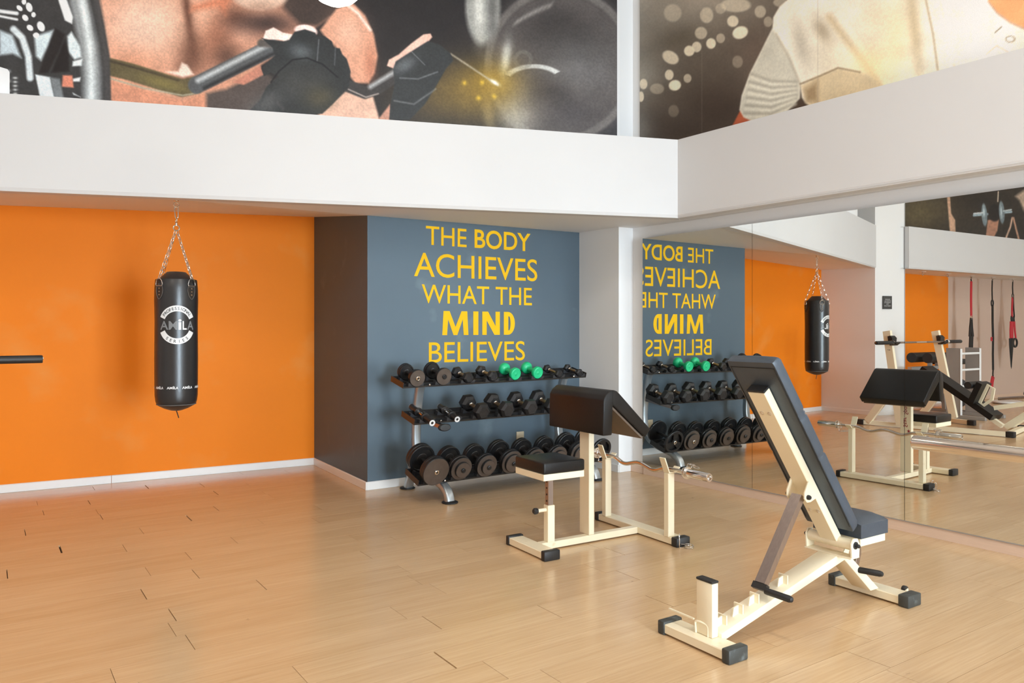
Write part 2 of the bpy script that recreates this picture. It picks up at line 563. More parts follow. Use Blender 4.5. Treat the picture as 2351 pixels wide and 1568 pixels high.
struct(B().box(X_W - 0.2, 5.1, Y_WIN - 0.2, 8.2, H_CEIL, H_CEIL + 0.1).build('ceiling', 'white', smooth=False))
struct(B().box(4.92, 5.10, Y_WIN, 8.0, 0, H_CEIL).build('wall_right', 'white', smooth=False))
struct(B().prism([(4.75, 5.26), (4.92, 5.258), (4.92, 8.0), (4.75, 8.0)], 'z', 0, H_CEIL).build('wall_pillar_right', 'white', smooth=False))
struct(B().prism([(2.565, 5.82), (4.75, 5.82), (4.75, 8.0), (2.66, 8.0)], 'z', 0, 2.52).build('wall_alcove_right', 'greyblue', smooth=False))
struct(B().prism([(-1.24, 7.42), (2.63, 7.19), (2.70, 7.19), (2.70, 7.8), (-1.24, 7.8)], 'z', 0, 2.55).build('wall_alcove_back', 'orange', smooth=False))
struct(B().prism([(-1.24, 6.525), (-1.24, 7.8), (-1.88, 7.8), (-1.80, 6.38)], 'z', 0, H_CEIL).build('wall_pillar_left', 'white', smooth=False))
struct(B().box(-4.30, -1.74, 6.99, 7.8, 0, 2.5).build('wall_back_orange', 'orange', smooth=False))
struct(B().prism([(-9.0, 6.62), (-4.30, 6.99), (-4.30, 7.8), (-9.0, 7.8)], 'z', 0, 2.5).build('wall_back_taupe', 'taupe', smooth=False))
struct(B().box(X_W - 0.2, X_W, Y_WIN, 8.0, 0, H_CEIL).build('wall_left', 'white', smooth=False))
# upper wall behind the ledge of the beams
struct(B().prism([(4.76, 5.256), (-1.24, 7.34), (-1.24, 8.0), (4.76, 8.0)], 'z', 2.56, H_CEIL).build('wall_upper_left', 'white', smooth=False))
struct(B().box(-9.0, -1.74, 6.97, 8.0, 2.52, H_CEIL).build('wall_upper_back', 'white', smooth=False))

# soffit over the alcove: a sheet that climbs towards the orange wall
def bl(x):
    return 6.508 + (x + 1.24) * (4.452 - 6.508) / (4.657 + 1.24)
def sheet(name, vs, fs):
    me = bpy.data.meshes.new(name)
    me.from_pydata(vs, [], fs)
    me.materials.append(M['white'])
    o = bpy.data.objects.new(name, me)
    COL.objects.link(o)
    return struct(o)
sv = [(-1.24, 6.50, 2.2), (-1.24, 7.45, 2.217), (0.7, 7.32, 2.287), (2.64, 7.20, 2.357), (2.57, 5.83, 2.203), (2.57, bl(2.57) + .01, 2.2), (0.7, bl(0.7) + .01, 2.2)]
sheet('ceiling_alcove', sv, [(0, 6, 2, 1), (6, 5, 4), (6, 4, 3), (6, 3, 2)])
sheet('ceiling_alcove_right', [(2.57, bl(2.57) + .01, 2.2), (4.64, bl(4.64) + .01, 2.2), (4.93, 4.46, 2.2), (4.93, 5.9, 2.217), (2.57, 5.83, 2.203)], [(0, 1, 3, 4), (1, 2, 3)])
sheet('ceiling_right', [(4.66, 4.46, 2.2), (4.76, Y_WIN, 2.2), (4.93, Y_WIN, 2.2), (4.93, 4.46, 2.2)], [(0, 1, 2, 3)])
sheet('ceiling_back', [(-1.70, 6.30, 2.2), (-1.70, 7.05, 2.2), (-9, 7.05, 2.2), (-9, 5.95, 2.2)], [(0, 1, 2, 3)])
# beams
def beam(name, p, q, depth, trim0=0.0, trim1=0.0):
    p, q = Vector((p[0], p[1], 0)), Vector((q[0], q[1], 0))
    d = (q - p); L = d.length; d.normalize()
    nb = Vector((-d.y, d.x, 0))                  # towards the back, when p->q runs left to right
    Mx = Matrix(((d.x, nb.x, 0, p.x), (d.y, nb.y, 0, p.y), (0, 0, 1, 0), (0, 0, 0, 1)))
    prof = [(0.010, ZB), (0.0, ZB + 0.024), (0.0, ZT), (depth, ZT), (depth, ZB)]
    b = B()
    t = bmesh.new()
    v0 = [t.verts.new((trim0 * y, y, z)) for y, z in prof]
    v1 = [t.verts.new((L + trim1 * y, y, z)) for y, z in prof]
    n = len(prof)
    t.faces.new(v0); t.faces.new(list(reversed(v1)))
    for i in range(n):
        t.faces.new((v0[i], v1[i], v1[(i + 1) % n], v0[(i + 1) % n]))
    bmesh.ops.recalc_face_normals(t, faces=t.faces[:])
    b._merge(t, Mx)
    return struct(b.build(name, 'dimmedwhite', smooth=False))
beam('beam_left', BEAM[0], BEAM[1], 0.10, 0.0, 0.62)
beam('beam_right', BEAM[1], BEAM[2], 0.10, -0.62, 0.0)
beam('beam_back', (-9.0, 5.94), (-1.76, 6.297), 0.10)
# ledges on top of the beams
sheet('ledge_left', [(-1.24, 6.52, ZT - .004), (4.66, 4.46, ZT - .004), (4.93, 4.46, ZT - .004), (4.93, 5.3, ZT - .004), (4.76, 5.27, ZT - .004), (-1.24, 7.36, ZT - .004)], [(0, 1, 2, 3, 4, 5)])
sheet('ledge_right', [(4.67, 4.46, ZT - .004), (4.78, Y_WIN, ZT - .004), (4.93, Y_WIN, ZT - .004), (4.93, 4.46, ZT - .004)], [(0, 1, 2, 3)])
sheet('ledge_back', [(-9, 5.97, ZT - .004), (-1.7, 6.31, ZT - .004), (-1.7, 7.0, ZT - .004), (-9, 7.0, ZT - .004)], [(0, 1, 2, 3)])

# back wall with the windows behind the camera
def wall_y(name, x0, x1, z0, z1):
    struct(B().box(x0, x1, Y_WIN - 0.2, Y_WIN, z0, z1).build(name, 'white', smooth=False))
wall_y('wall_front_sill', X_W, 4.92, 0, WZ0)
wall_y('wall_front_head', X_W, 4.92, WZ1, H_CEIL)
xs = [X_W] + [v for w in WINDOWS for v in w] + [4.92]
for i in range(0, len(xs), 2):
    wall_y('wall_front_pier', xs[i], xs[i + 1], WZ0, WZ1)
for i, (x0, x1) in enumerate(WINDOWS):
    w = struct(B().box(x0, x1, Y_WIN - 0.13, Y_WIN - 0.07, WZ0, WZ0 + 0.06).build('window_%d' % (i + 1), 'whitemetal', smooth=False))
    for nm, a in (('frame', (x0, x1, WZ1 - 0.06, WZ1)), ('frame', (x0, x0 + 0.06, WZ0 + 0.06, WZ1 - 0.06)), ('frame', (x1 - 0.06, x1, WZ0 + 0.06, WZ1 - 0.06)),
                  ('mullion', ((x0 + x1) / 2 - 0.03, (x0 + x1) / 2 + 0.03, WZ0 + 0.06, WZ1 - 0.06))):
        B().box(a[0], a[1], Y_WIN - 0.13, Y_WIN - 0.07, a[2], a[3]).build(nm, 'whitemetal', w, smooth=False)

# baseboards
def skirting(name, p, q, h, t, material, lift=0.0):
    p, q = Vector((p[0], p[1], 0)), Vector((q[0], q[1], 0))
    d = q - p; L = d.length; d.normalize()
    nb = Vector((-d.y, d.x, 0))
    Mx = Matrix(((d.x, nb.x, 0, p.x), (d.y, nb.y, 0, p.y), (0, 0, 1, 0), (0, 0, 0, 1)))
    return struct(B().prism([(-t, 0.001), (-t, h - 0.006), (-t + 0.005, h), (0, h), (0, 0.001)], 'x', 0, L, Mx=Mx).build(name, material, smooth=False))
skirting('baseboard_alcove_back', (-1.24, 7.42), (0.905, 7.292), 0.066, 0.013, 'baseboard')
skirting('baseboard_alcove_back', (0.908, 7.292), (2.625, 7.190), 0.066, 0.013, 'baseboard')
skirting('baseboard_alcove_side', (2.628, 7.19), (2.560, 5.812), 0.066, 0.013, 'baseboard')
skirting('baseboard_alcove_right', (2.555, 5.82), (4.75, 5.82), 0.066, 0.013, 'baseboard')
skirting('baseboard_pillar_side', (4.75, 5.82), (4.75, 5.255), 0.07, 0.013, 'baseboard')
skirting('baseboard_pillar_right', (4.745, 5.26), (4.92, 5.258), 0.07, 0.013, 'baseboard')
skirting('baseboard_right', (4.90, 5.25), (4.90, Y_WIN), 0.071, 0.018, 'woodtrim')
skirting('baseboard_alcove_left', (-1.24, 6.53), (-1.24, 7.41), 0.066, 0.013, 'baseboard')
skirting('baseboard_pillar_left', (-1.80, 6.38), (-1.24, 6.525), 0.066, 0.013, 'baseboard')
skirting('baseboard_back_orange', (-4.30, 6.99), (-1.74, 6.99), 0.066, 0.013, 'baseboard')
skirting('baseboard_back_taupe', (-9.0, 6.62), (-4.30, 6.99), 0.07, 0.013, 'woodtrim')
struct(B().box(4.875, 4.92, Y_WIN, 5.075, 0.0, 0.068).build('trim_1', 'woodtrim', smooth=False))

# mirrors
XM = 4.865
MY = [5.075, 3.882, 2.695, 1.506, 0.317]
mlab = ['mirror panel nearest the white pillar, reflecting the wall slogan and dumbbell rack',
        'mirror panel in the middle of the wall, reflecting the punching bag',
        'mirror panel at the right edge, reflecting the hanging straps',
        'mirror panel beyond the right edge of the picture behind the chrome barbell']
for i in range(4):
    o = B().box(XM, XM + 0.006, MY[i + 1] + 0.0015, MY[i] - 0.0015, 0.074, 2.096).build('mirror_panel', 'mirror', smooth=False)
    tag(o, mlab[i], 'mirror', 'mirrors on the right wall')
    o.data.materials.append(M['mirroredge'])
struct(B().box(XM + 0.007, 4.92, MY[4], MY[0], 0.074, 2.094).build('trim_2', 'mirroredge', smooth=False))
struct(B().box(XM - 0.002, XM + 0.008, MY[4], MY[0], 0.0685, 0.0735).build('trim_3', 'grey', smooth=False))

# electric socket on the grey wall
t = thing('wall_socket', 'beige electric socket low on the blue grey wall behind the dumbbells', 'socket', (4.054, 5.82, 0.318))
B().box(-0.041, 0.041, -0.011, 0, -0.041, 0.041, 0.004).build('plate', 'beige', t)
B().lathe([(0, -0.004), (0.019, -0.004), (0.021, 0.002), (0.0, 0.002)], 20, Tr(0, -0.011, 0) @ RotM('X', 90)).build('outlet', 'beige', t)

# slogan
t = thing('wall_slogan', 'yellow painted slogan in capital letters on the blue grey wall', 'lettering', (3.6, 5.82, 1.0))
def onwall(x, z):
    return (x - 3.6, -0.0016, z - 1.0)
for wd in (('THE', 3.092, 3.49, 2.001, 2.159, 0.004), ('BODY', 3.571, 4.173, 2.0, 2.166, 0.016), ('ACHIEVES', 2.981, 4.250, 1.729, 1.932, 0.003), ('WHAT', 3.053, 3.723, 1.508, 1.667, 0.003),
           ('THE', 3.791, 4.189, 1.508, 1.667, 0.003), ('BELIEVES', 3.12, 4.11, 1.005, 1.181, 0.003)):
    text_obj('slogan_word', [wd], onwall, 'yellow', t)
# MIND in heavy strokes, drawn by hand
def dshape(x0, x1, z0, z1, n=14):
    rx = (x1 - x0) * 0.62
    return [(x0, z0), (x0, z1)] + [(x1 - rx + rx * math.cos(R(90 - 180 * k / n)), (z0 + z1) / 2 + (z1 - z0) / 2 * math.sin(R(90 - 180 * k / n))) for k in range(n + 1)]
z0, z1 = 1.239, 1.445
V, F = [], []
def quadstrip(polys):
    for pl in polys:
        b = len(V)
        V.extend(onwall(x, z) for x, z in pl)
        F.append(tuple(range(b, b + len(pl))))
h = z1 - z0
quadstrip([[(3.249 + a, z0 + b * h) for a, b in ((0, 0), (.012, 1), (.072, 1), (.130, .34), (.190, 1), (.248, 1), (.260, 0), (.212, 0), (.202, .66), (.148, 0), (.110, 0), (.057, .66), (.047, 0))]])
quadstrip([[(3.558, z0), (3.558, z1), (3.610, z1), (3.610, z0)]])
quadstrip([[(3.651 + a, z0 + b * h) for a, b in ((0, 0), (0, 1), (.060, 1), (.139, .38), (.139, 1), (.185, 1), (.185, 0), (.127, 0), (.046, .62), (.046, 0))]])
ou, inn = dshape(3.879, 3.999, z0, z1), dshape(3.927, 3.951, z0 + .040, z1 - .040)
quadstrip([[ou[i], ou[(i + 1) % len(ou)], inn[(i + 1) % len(ou)], inn[i]] for i in range(len(ou))])
me = bpy.data.meshes.new('slogan_word')
me.from_pydata(V, [], F)
me.materials.append(M['yellow'])
o = bpy.data.objects.new('slogan_word', me)
COL.objects.link(o)
o.parent = t

# little sign on the far pillar
t = thing('wall_sign', 'small charcoal sign with white lines of writing on the far white pillar', 'sign', (-1.45, 6.463, 1.68), 14.6)
B().box(-0.085, 0.085, -0.012, -0.002, -0.097, 0.097).build('board', 'sign', t, smooth=False)
for i, (w_, s_) in enumerate((('RULES', .05), ('RESPECT', .065), ('TRAINING', .065), ('THE', .03), ('EQUIPMENT', .072))):
    pass
def onsign(x, z):
    return (x, -0.0135, z)
text_obj('sign_text', [('PLEASE', -.045, .045, .040, .054, 0), ('RETURN ALL', -.06, .06, .016, .030, 0), ('WEIGHTS', -.06, .06, -.008, .006, 0), ('TO', -.022, .022, -.032, -.018, 0), ('THEIR PLACE', -.065, .065, -.058, -.044, 0)], onsign, 'logo', t)

# lamps: the added fill lamps out of view, then the visible pendant
for i, (x, y) in enumerate(FILL_LAMPS):
    t = thing('pendant_lamp', 'added round fill lamp under the high ceiling, %s' % ['far left by the windows', 'middle by the windows', 'right by the windows', 'far left over the room', 'middle over the room', 'right over the benches'][i], 'lamp', (x, y, 4.34), 0, 'added fill lamps outside the frame')
    B().lathe([(0, -0.05), (0.12, -0.04), (0.16, 0.0), (0.12, 0.04), (0.0, 0.05)], 24).build('lamp_globe', 'lamp', t)
    B().tube([(0, 0, 0.04), (0, 0, 0.16)], 0.012, 8).build('stem', 'whitemetal', t)
t = thing('pendant_lamp', 'round glowing pendant lamp in front of the large left poster, cut by the top edge', 'lamp', (1.508, 3.813, 3.117))
B().lathe([(0.0, -0.16), (0.05, -0.152), (0.092, -0.131), (0.13, -0.093), (0.152, -0.05), (0.16, 0), (0.152, 0.05), (0.13, 0.093), (0.092, 0.131), (0.05, 0.152), (0.02, 0.158), (0.02, 0.17), (0, 0.17)], 32).build('lamp_globe', 'lamp', t)
B().tube([(0, 0, 0.165), (0, 0, H_CEIL - 3.117)], 0.008, 8).build('stem', 'whitemetal', t)

# white box on the ledge at the left
t = tag(B().prism([(-0.30, 0), (0.0, 0), (0.0, 0.165), (-0.012, 0.185), (-0.30, 0.235)], 'y', 0, 0.1, 0.003, Mx=Tr(0.16, 6.12, ZT)).build('ledge_box', 'whitemetal'), 'white box standing on the beam ledge at the left edge', 'box')
# ------------------------------------------------------------------ preacher curl bench
def foot_cap(parent, x0, x1, y0, y1, h=0.056, material='rubber', bev=0.007):
    return B().box(x0, x1, y0, y1, 0, h, bev, 2).build('foot_cap', material, parent)

pb = thing('preacher_curl_bench', 'cream preacher curl bench with black seat and black wedge arm pad', 'bench', (2.6, 3.65, 0), -2.8)
B().box(0.0, 0.095, -0.172, 0.232, 0.007, 0.047, 0.003, 1).build('front_crossbar', 'cream', pb)
B().box(0.822, 0.917, -0.34, 0.42, 0.007, 0.047, 0.003, 1).build('rear_crossbar', 'cream', pb)
B().box(0.096, 0.821, 0.0, 0.05, 0.007, 0.0465, 0.003, 1).build('base_beam', 'cream', pb)
for a in ((-0.006, 0.101, -0.180, -0.140), (-0.006, 0.101, 0.205, 0.240), (0.816, 0.923, -0.357, -0.305), (0.816, 0.923, 0.400, 0.440)):
    foot_cap(pb, *a)
B().box(0.139, 0.188, 0.0, 0.047, 0.046, 0.261, 0.003, 1).build('seat_sleeve', 'cream', pb)
b = B().box(0.146, 0.181, 0.007, 0.041, 0.20, 0.437, 0.002, 1).build('seat_post', 'browntube', pb)
b['label'] = 'bare steel inner seat post with adjustment holes'
for k in range(4):
    B().lathe([(0, 0), (0.006, 0), (0.006, 0.0015), (0, 0.0015)], 10, Tr(0.146, 0.024, 0.285 + 0.038 * k) @ RotM('Y', -90)).build('hole', 'rubber', b)
k = B().tube([(0.139, 0.025, 0.234), (0.082, 0.025, 0.234)], 0.011, 14).build('pin_sleeve', 'cream', pb)
B().lathe([(0, 0), (0.016, 0.002), (0.019, 0.010), (0.019, 0.022), (0.013, 0.030), (0, 0.031)], 12, Tr(0.083, 0.025, 0.234) @ RotM('Y', -90)).build('knob', 'rubber', k, ang=20)
sf = B().box(0.022, 0.305, -0.130, 0.172, 0.437, 0.474, 0.002, 1).build('seat_frame', 'cream', pb)
B().box(0.020, 0.308, -0.133, 0.175, 0.4745, 0.540, 0.010, 3).build('seat_pad', 'vinyl', pb)
B().box(0.438, 0.478, 0.0, 0.096, 0.047, 0.80, 0.003, 1).build('main_post', 'cream', pb)
for wd in (('Sport', 0.548, 0.652, 0.021, 0.066, 0.01), ('Star', 0.438, 0.525, 0.024, 0.060, 0.01)):
    text_obj('post_print', [wd], lambda x, z: (0.4789, 0.090 - z, x), 'redprint', pb)
st = [(math.cos(R(90 + 36 * k)) * (0.017 if k % 2 == 0 else 0.007), math.sin(R(90 + 36 * k)) * (0.017 if k % 2 == 0 else 0.007)) for k in range(10)]
B().prism(st, 'x', 0.4782, 0.4790, Mx=Tr(0, 0.022, 0.405)).build('star_print', 'redprint', pb, smooth=False)
# arm pad: one folded upholstered piece
prof = [(0.370, 0.678), (0.437, 0.678), (0.445, 0.852), (0.690, 0.648), (0.733, 0.693), (0.494, 0.917), (0.474, 0.933), (0.449, 0.940), (0.424, 0.936), (0.392, 0.913), (0.374, 0.885)]
B().prism(prof, 'y', -0.222, 0.330, 0.007, 2).build('arm_pad', 'vinyl', pb, ang=50)
B().prism([(0.452, 0.842), (0.446, 0.832), (0.676, 0.639), (0.686, 0.646)], 'y', -0.205, 0.315).build('backing_board', 'board', pb, smooth=False)
for y in (-0.2235,):
    B().prism([(0.4455, 0.855), (0.4435, 0.855), (0.4435, 0.938), (0.4455, 0.938)], 'y', y, y + 0.003).build('pad_seam', 'rubber', pb, smooth=False)
B().box(0.4785, 0.575, 0.018, 0.078, 0.735, 0.772, 0.003, 1, Mx=Tr(0, 0, 0)).build('pad_bracket', 'cream', pb)
B().prism([(0.4785, 0.68), (0.502, 0.662), (0.525, 0.70), (0.505, 0.733), (0.4785, 0.733)], 'y', 0.030, 0.037).build('gusset', 'cream', pb, smooth=False)
for y0 in (-0.284, 0.317):
    p = B().box(0.815, 0.865, y0, y0 + 0.040, 0.047, 0.429, 0.003, 1).build('rear_post', 'cream', pb)
    # bent plate that cradles the bar
    pl = [(0.782, 0.522), (0.788, 0.525), (0.824, 0.436), (0.872, 0.436), (0.905, 0.462), (0.909, 0.458), (0.876, 0.4295), (0.819, 0.4295)]
    B().prism(pl, 'y', y0 - 0.004, y0 + 0.044).build('bar_hook', 'cream', pb, smooth=False)

# curl bar lying in the hooks
eb = thing('curl_bar', 'chrome zigzag curl bar lying across the rear hooks of the preacher bench', 'barbell', (2.6, 3.65, 0), -2.8)
xb, zb = 0.858, 0.4475
pts = fillet([(xb, -0.40, zb), (xb, -0.205, zb), (xb - .002, -0.115, zb - 0.035), (xb, 0.032, zb + 0.002), (xb - .002, 0.179, zb - 0.035), (xb, 0.268, zb), (xb, 0.464, zb)], 0.045)
B().tube(pts, 0.0125, 14, up=(1, 0, 0)).build('shaft', 'wornchrome', eb)
for s, y in ((-1, -0.392), (1, 0.456)):
    m = Tr(xb, y, zb) @ RotM('X', 90 if s < 0 else -90)
    B().lathe([(0, 0), (0.036, 0.001), (0.037, 0.004), (0.037, 0.010), (0.036, 0.012), (0.0255, 0.0125), (0.0255, 0.180), (0.0235, 0.184), (0.016, 0.184), (0.014, 0.170), (0, 0.170)], 28, m).build('sleeve', 'chrome', eb)

def spring_clip(name, label, Mx, grp):
    t = thing(name, label, 'clip', (0, 0, 0), 0, grp)
    t.matrix_world = Mx
    n = 16
    pts = [(0.027 * math.cos(2 * math.pi * k / n + 1.2), 0.027 * math.sin(2 * math.pi * k / n + 1.2), 0.0022 + 0.009 * k / n) for k in range(int(n * 2.0))]
    a0, a1 = Vector(pts[0]), Vector(pts[-1])
    def arm(p):
        d = Vector((p.x, p.y, 0)).normalized()
        sd = Vector((-d.y, d.x, 0))
        q = p + d * 0.028
        return [q, q + Vector((0, 0, 0.028)) + sd * 0.009, q + Vector((0, 0, 0.052)) + sd * 0.006, q + Vector((0, 0, 0.062)), q + Vector((0, 0, 0.052)) - sd * 0.007, q + Vector((0, 0, 0.022)) - sd * 0.009, q + Vector((0, 0, 0.010)) - sd * 0.003]
    P = list(reversed(arm(a0))) + [Vector(p) for p in pts] + arm(a1)
    B().tube(fillet(P, 0.006, 3), 0.0021, 8).build('coil', 'chrome', t)
    return t
spring_clip('spring_clip', 'chrome spring clip lying on the floor beside the rear foot of the preacher bench', Tr(3.455, 3.215, 0.0) @ RotM('Z', 75), 'spring clips of the curl bar')
def on_bar(y, roll):
    base = Tr(2.6, 3.65, 0) @ RotM('Z', -2.8)
    return base @ Tr(xb, y, zb) @ RotM('X', 90) @ RotM('Z', roll)
spring_clip('spring_clip', 'chrome spring clip hanging on the curl bar by the near sleeve', on_bar(-0.372, -10) @ Tr(0, 0, 0), 'spring clips of the curl bar')
spring_clip('spring_clip', 'chrome spring clip hanging on the curl bar by the far sleeve next to the post', on_bar(0.448, 200), 'spring clips of the curl bar')

# ------------------------------------------------------------------ adjustable incline bench in front
ab = thing('incline_bench', 'cream adjustable incline bench with tall blue-sheened black backrest, nearest the camera', 'bench', (2.385, 2.01, 0), -1.0)
YC = 0.165
B().box(0.0, 0.098, 0.006, 0.372, 0.008, 0.0465, 0.003, 1).build('front_crossbar', 'cream', ab)
B().box(1.165, 1.262, -0.020, 0.350, 0.008, 0.0465, 0.003, 1).build('rear_crossbar', 'cream', ab)
for a in ((-0.006, 0.104, -0.004, 0.036), (-0.006, 0.104, 0.350, 0.388), (1.158, 1.268, -0.046, 0.006), (1.158, 1.268, 0.336, 0.374)):
    foot_cap(ab, *a, h=0.057, material='wornrubber', bev=0.006)
fp = B().box(0.049, 0.085, 0.132, 0.218, 0.047, 0.266, 0.004, 2).build('front_post', 'cream', ab)
B().box(0.047, 0.087, 0.130, 0.220, 0.2662, 0.276, 0.003, 1).build('post_cap', 'rubber', fp)
ya, yb = 0.115, 0.215
poly = [(0.0865, 0.0645), (0.0865, 0.030), (0.912, 0.228), (1.118, 0.047), (1.186, 0.047), (0.958, 0.238), (0.938, 0.252), (0.888, 0.2655)]
B().prism(poly, 'y', ya, yb, 0.004, 2).build('main_frame', 'cream', ab, ang=40)
sl = math.atan(0.25)
for x in (0.128, 0.228, 0.328, 0.518):
    z = 0.0675 + 0.25 * (x - 0.1)
    m = Tr(x, 0, z) @ RotM('Y', -math.degrees(sl))
    h = B().prism([(-0.024, 0.0005), (0.014, 0.0005), (0.022, 0.034), (-0.008, 0.034)], 'y', YC - 0.003, YC + 0.003, Mx=m).build('strut_catch', 'cream', ab, smooth=False)
    B().prism([(0.0145, 0.0005), (0.0205, 0.0005), (0.030, 0.038), (0.024, 0.038)], 'y', YC - 0.024, YC + 0.024, Mx=m).build('stop_plate', 'cream', h, smooth=False)
# wire foot lever on the front crossbar
wl = B().tube(fillet([(0.046, 0.217, 0.047), (0.044, 0.219, 0.094), (0.046, 0.200, 0.098), (0.052, 0.165, 0.093), (0.052, 0.156, 0.084), (0.051, 0.156, 0.047)], 0.008), 0.0045, 10).build('wire_loop', 'cream', ab)
B().bar([(0.046, 0.228, 0.099), (0.046, 0.37, 0.099)], 0.010, 0.005, (0, 0, 1)).build('flat_lever', 'cream', wl)
# backrest
U = Vector((0.584, 0, -0.811)); Nn = Vector((0.811, 0, 0.584)); O0 = Vector((0.311, 0, 1.155))
MB_ = Matrix(((U.x, 0, Nn.x, O0.x), (0, 1, 0, 0), (U.z, 0, Nn.z, O0.z), (0, 0, 0, 1)))   # local: along, y, outward
b = B()
t = bmesh.new()
nx, ny = 22, 6
L, Wd, Th = 0.955, 0.25, 0.055
prof_t = []
for i in range(nx + 1):
    a = L * i / nx
    k = 0.0
    for cpl in (0.285, 0.305, 0.52):
        k -= 0.007 * math.exp(-((a - cpl) / 0.006) ** 2)
    prof_t.append((a, k))
xsamp = sorted(set([0, 0.006, 0.02, 0.12, 0.2, 0.262, 0.275, 0.285, 0.295, 0.305, 0.315, 0.33, 0.40, 0.46, 0.495, 0.51, 0.52, 0.53, 0.545, 0.62, 0.7, 0.8, 0.90, 0.935, 0.949, 0.955]))
yl, yh = 0.04, 0.29
ring_of = []
for a in xsamp:
    g = sum(0.006 * math.exp(-((a - c) / 0.007) ** 2) for c in (0.285, 0.305, 0.52))
    e = 0.012 * max(0, 1 - a / 0.02) ** 2 + 0.012 * max(0, 1 - (L - a) / 0.02) ** 2
    top = Th - g - e
    bul = 0.010 * (1 - e / 0.012)
    in_ = g * 0.5 + e * 0.4
    pts_ = [(yl + in_ + .003, 0.0), (yl + in_, 0.004), (yl + in_, top - 0.012), (yl + in_ + 0.005, top - 0.003), (yl + 0.02, top), (yl + 0.07, top + bul * .7), ((yl + yh) / 2, top + bul), (yh - 0.07, top + bul * .7), (yh - 0.02, top), (yh - in_ - 0.005, top - 0.003), (yh - in_, top - 0.012), (yh - in_, 0.004), (yh - in_ - .003, 0.0)]
    ring_of.append([t.verts.new((a, y, z)) for y, z in pts_])
for r0, r1 in zip(ring_of, ring_of[1:]):
    m_ = len(r0)
    for j in range(m_):
        t.faces.new((r0[j], r0[(j + 1) % m_], r1[(j + 1) % m_], r1[j]))
t.faces.new(ring_of[0]); t.faces.new(ring_of[-1])
bmesh.ops.recalc_face_normals(t, faces=t.faces[:])
b._merge(t, MB_)
bk = b.build('backrest_pad', 'vinylsheen', ab, ang=50)
# stitched border on the back face
for (x0, x1, y0, y1) in ((0.03, 0.925, 0.050, 0.053), (0.03, 0.925, 0.277, 0.280), (0.028, 0.031, 0.05, 0.28)):
    B().box(x0, x1, y0, y1, -0.0022, 0.001, Mx=MB_).build('stitch_line', 'rubber', bk, smooth=False)
sb = B().box(0.132, 1.012, 0.120, 0.210, -0.043, -0.0025, 0.003, 1, Mx=MB_).build('back_beam', 'cream', ab)
B().box(0.122, 0.1318, 0.118, 0.212, -0.044, -0.0015, 0.002, 1, Mx=MB_).build('beam_cap', 'rubber', sb)
for a, yy in ((0.245, 0.185), (0.245, 0.145), (0.815, 0.187), (0.815, 0.143)):
    B().lathe([(0, 0), (0.009, 0), (0.009, 0.003), (0.006, 0.005), (0, 0.005)], 12, MB_ @ Tr(a, yy, -0.043) @ RotM('X', 180)).build('bolt', 'chrome', sb)
# ears and strut
for yy in (0.116, 0.207):
    ear = [(0.63, -0.040), (0.73, -0.040), (0.715, -0.085), (0.70, -0.104), (0.675, -0.107), (0.655, -0.092)]
    B().prism(ear, 'y', yy, yy + 0.007, 0.001, 1, Mx=MB_).build('strut_ear', 'cream', sb)
    B().lathe([(0, 0), (0.011, 0), (0.011, 0.008), (0.008, 0.014), (0, 0.014)], 12, MB_ @ (Tr(0.684, yy, -0.086) @ RotM('X', 90) if yy < .15 else Tr(0.684, yy + .007, -0.086) @ RotM('X', -90))).build('pivot_bolt', 'rubber', sb)
p_top = MB_ @ Vector((0.684, 0, -0.086))
p_bot = Vector((0.390, 0, 0.200))
st_ = B().bar([(p_top.x, YC, p_top.z), (p_bot.x, YC, p_bot.z)], 0.052, 0.030, (1, 0, 0)).build('strut', 'browntube', ab, smooth=False)
dv = (Vector((p_top.x, 0, p_top.z)) - p_bot).normalized()
pf = p_bot - dv * 0.028
B().bar([(p_bot.x, YC, p_bot.z), (pf.x, YC, pf.z)], 0.072, 0.022, (1, 0, 0)).build('strut_fork', 'blackmetal', st_, smooth=False)
B().lathe([(0, 0), (0.014, 0), (0.0145, 0.01), (0.0145, 0.120), (0.011, 0.131), (0.005, 0.135), (0, 0.135)], 16, Tr(pf.x, YC - 0.036, pf.z + .004) @ RotM('X', 90)).build('grip', 'rubber', st_)
# pivot tube and cradle
pv = (0.884, 0.316)
B().tube([(pv[0], 0.055, pv[1]), (pv[0], 0.277, pv[1])], 0.026, 24).build('pivot_tube', 'cream', ab)
for yy, s in ((0.048, -1), (0.283, 1)):
    e_ = B().prism([(pv[0] - 0.026, 0.262), (pv[0] + 0.03, 0.262), (pv[0] + 0.035, 0.315), (pv[0] + 0.018, 0.345), (pv[0] - 0.012, 0.348), (pv[0] - 0.03, 0.325)], 'y', yy - 0.004, yy + 0.004, 0.001, 1).build('cradle_ear', 'cream', ab)
    B().lathe([(0, 0), (0.017, 0), (0.017, 0.004), (0.009, 0.005), (0.009, 0.018), (0.006, 0.022), (0, 0.022)], 14, Tr(pv[0], yy + s * 0.004, pv[1]) @ RotM('X', 90 if s < 0 else -90)).build('pivot_bolt', 'rubber', e_)
B().box(0.850, 0.915, 0.044, 0.287, 0.256, 0.262, 0.001, 1).build('cradle_plate', 'cream', ab)
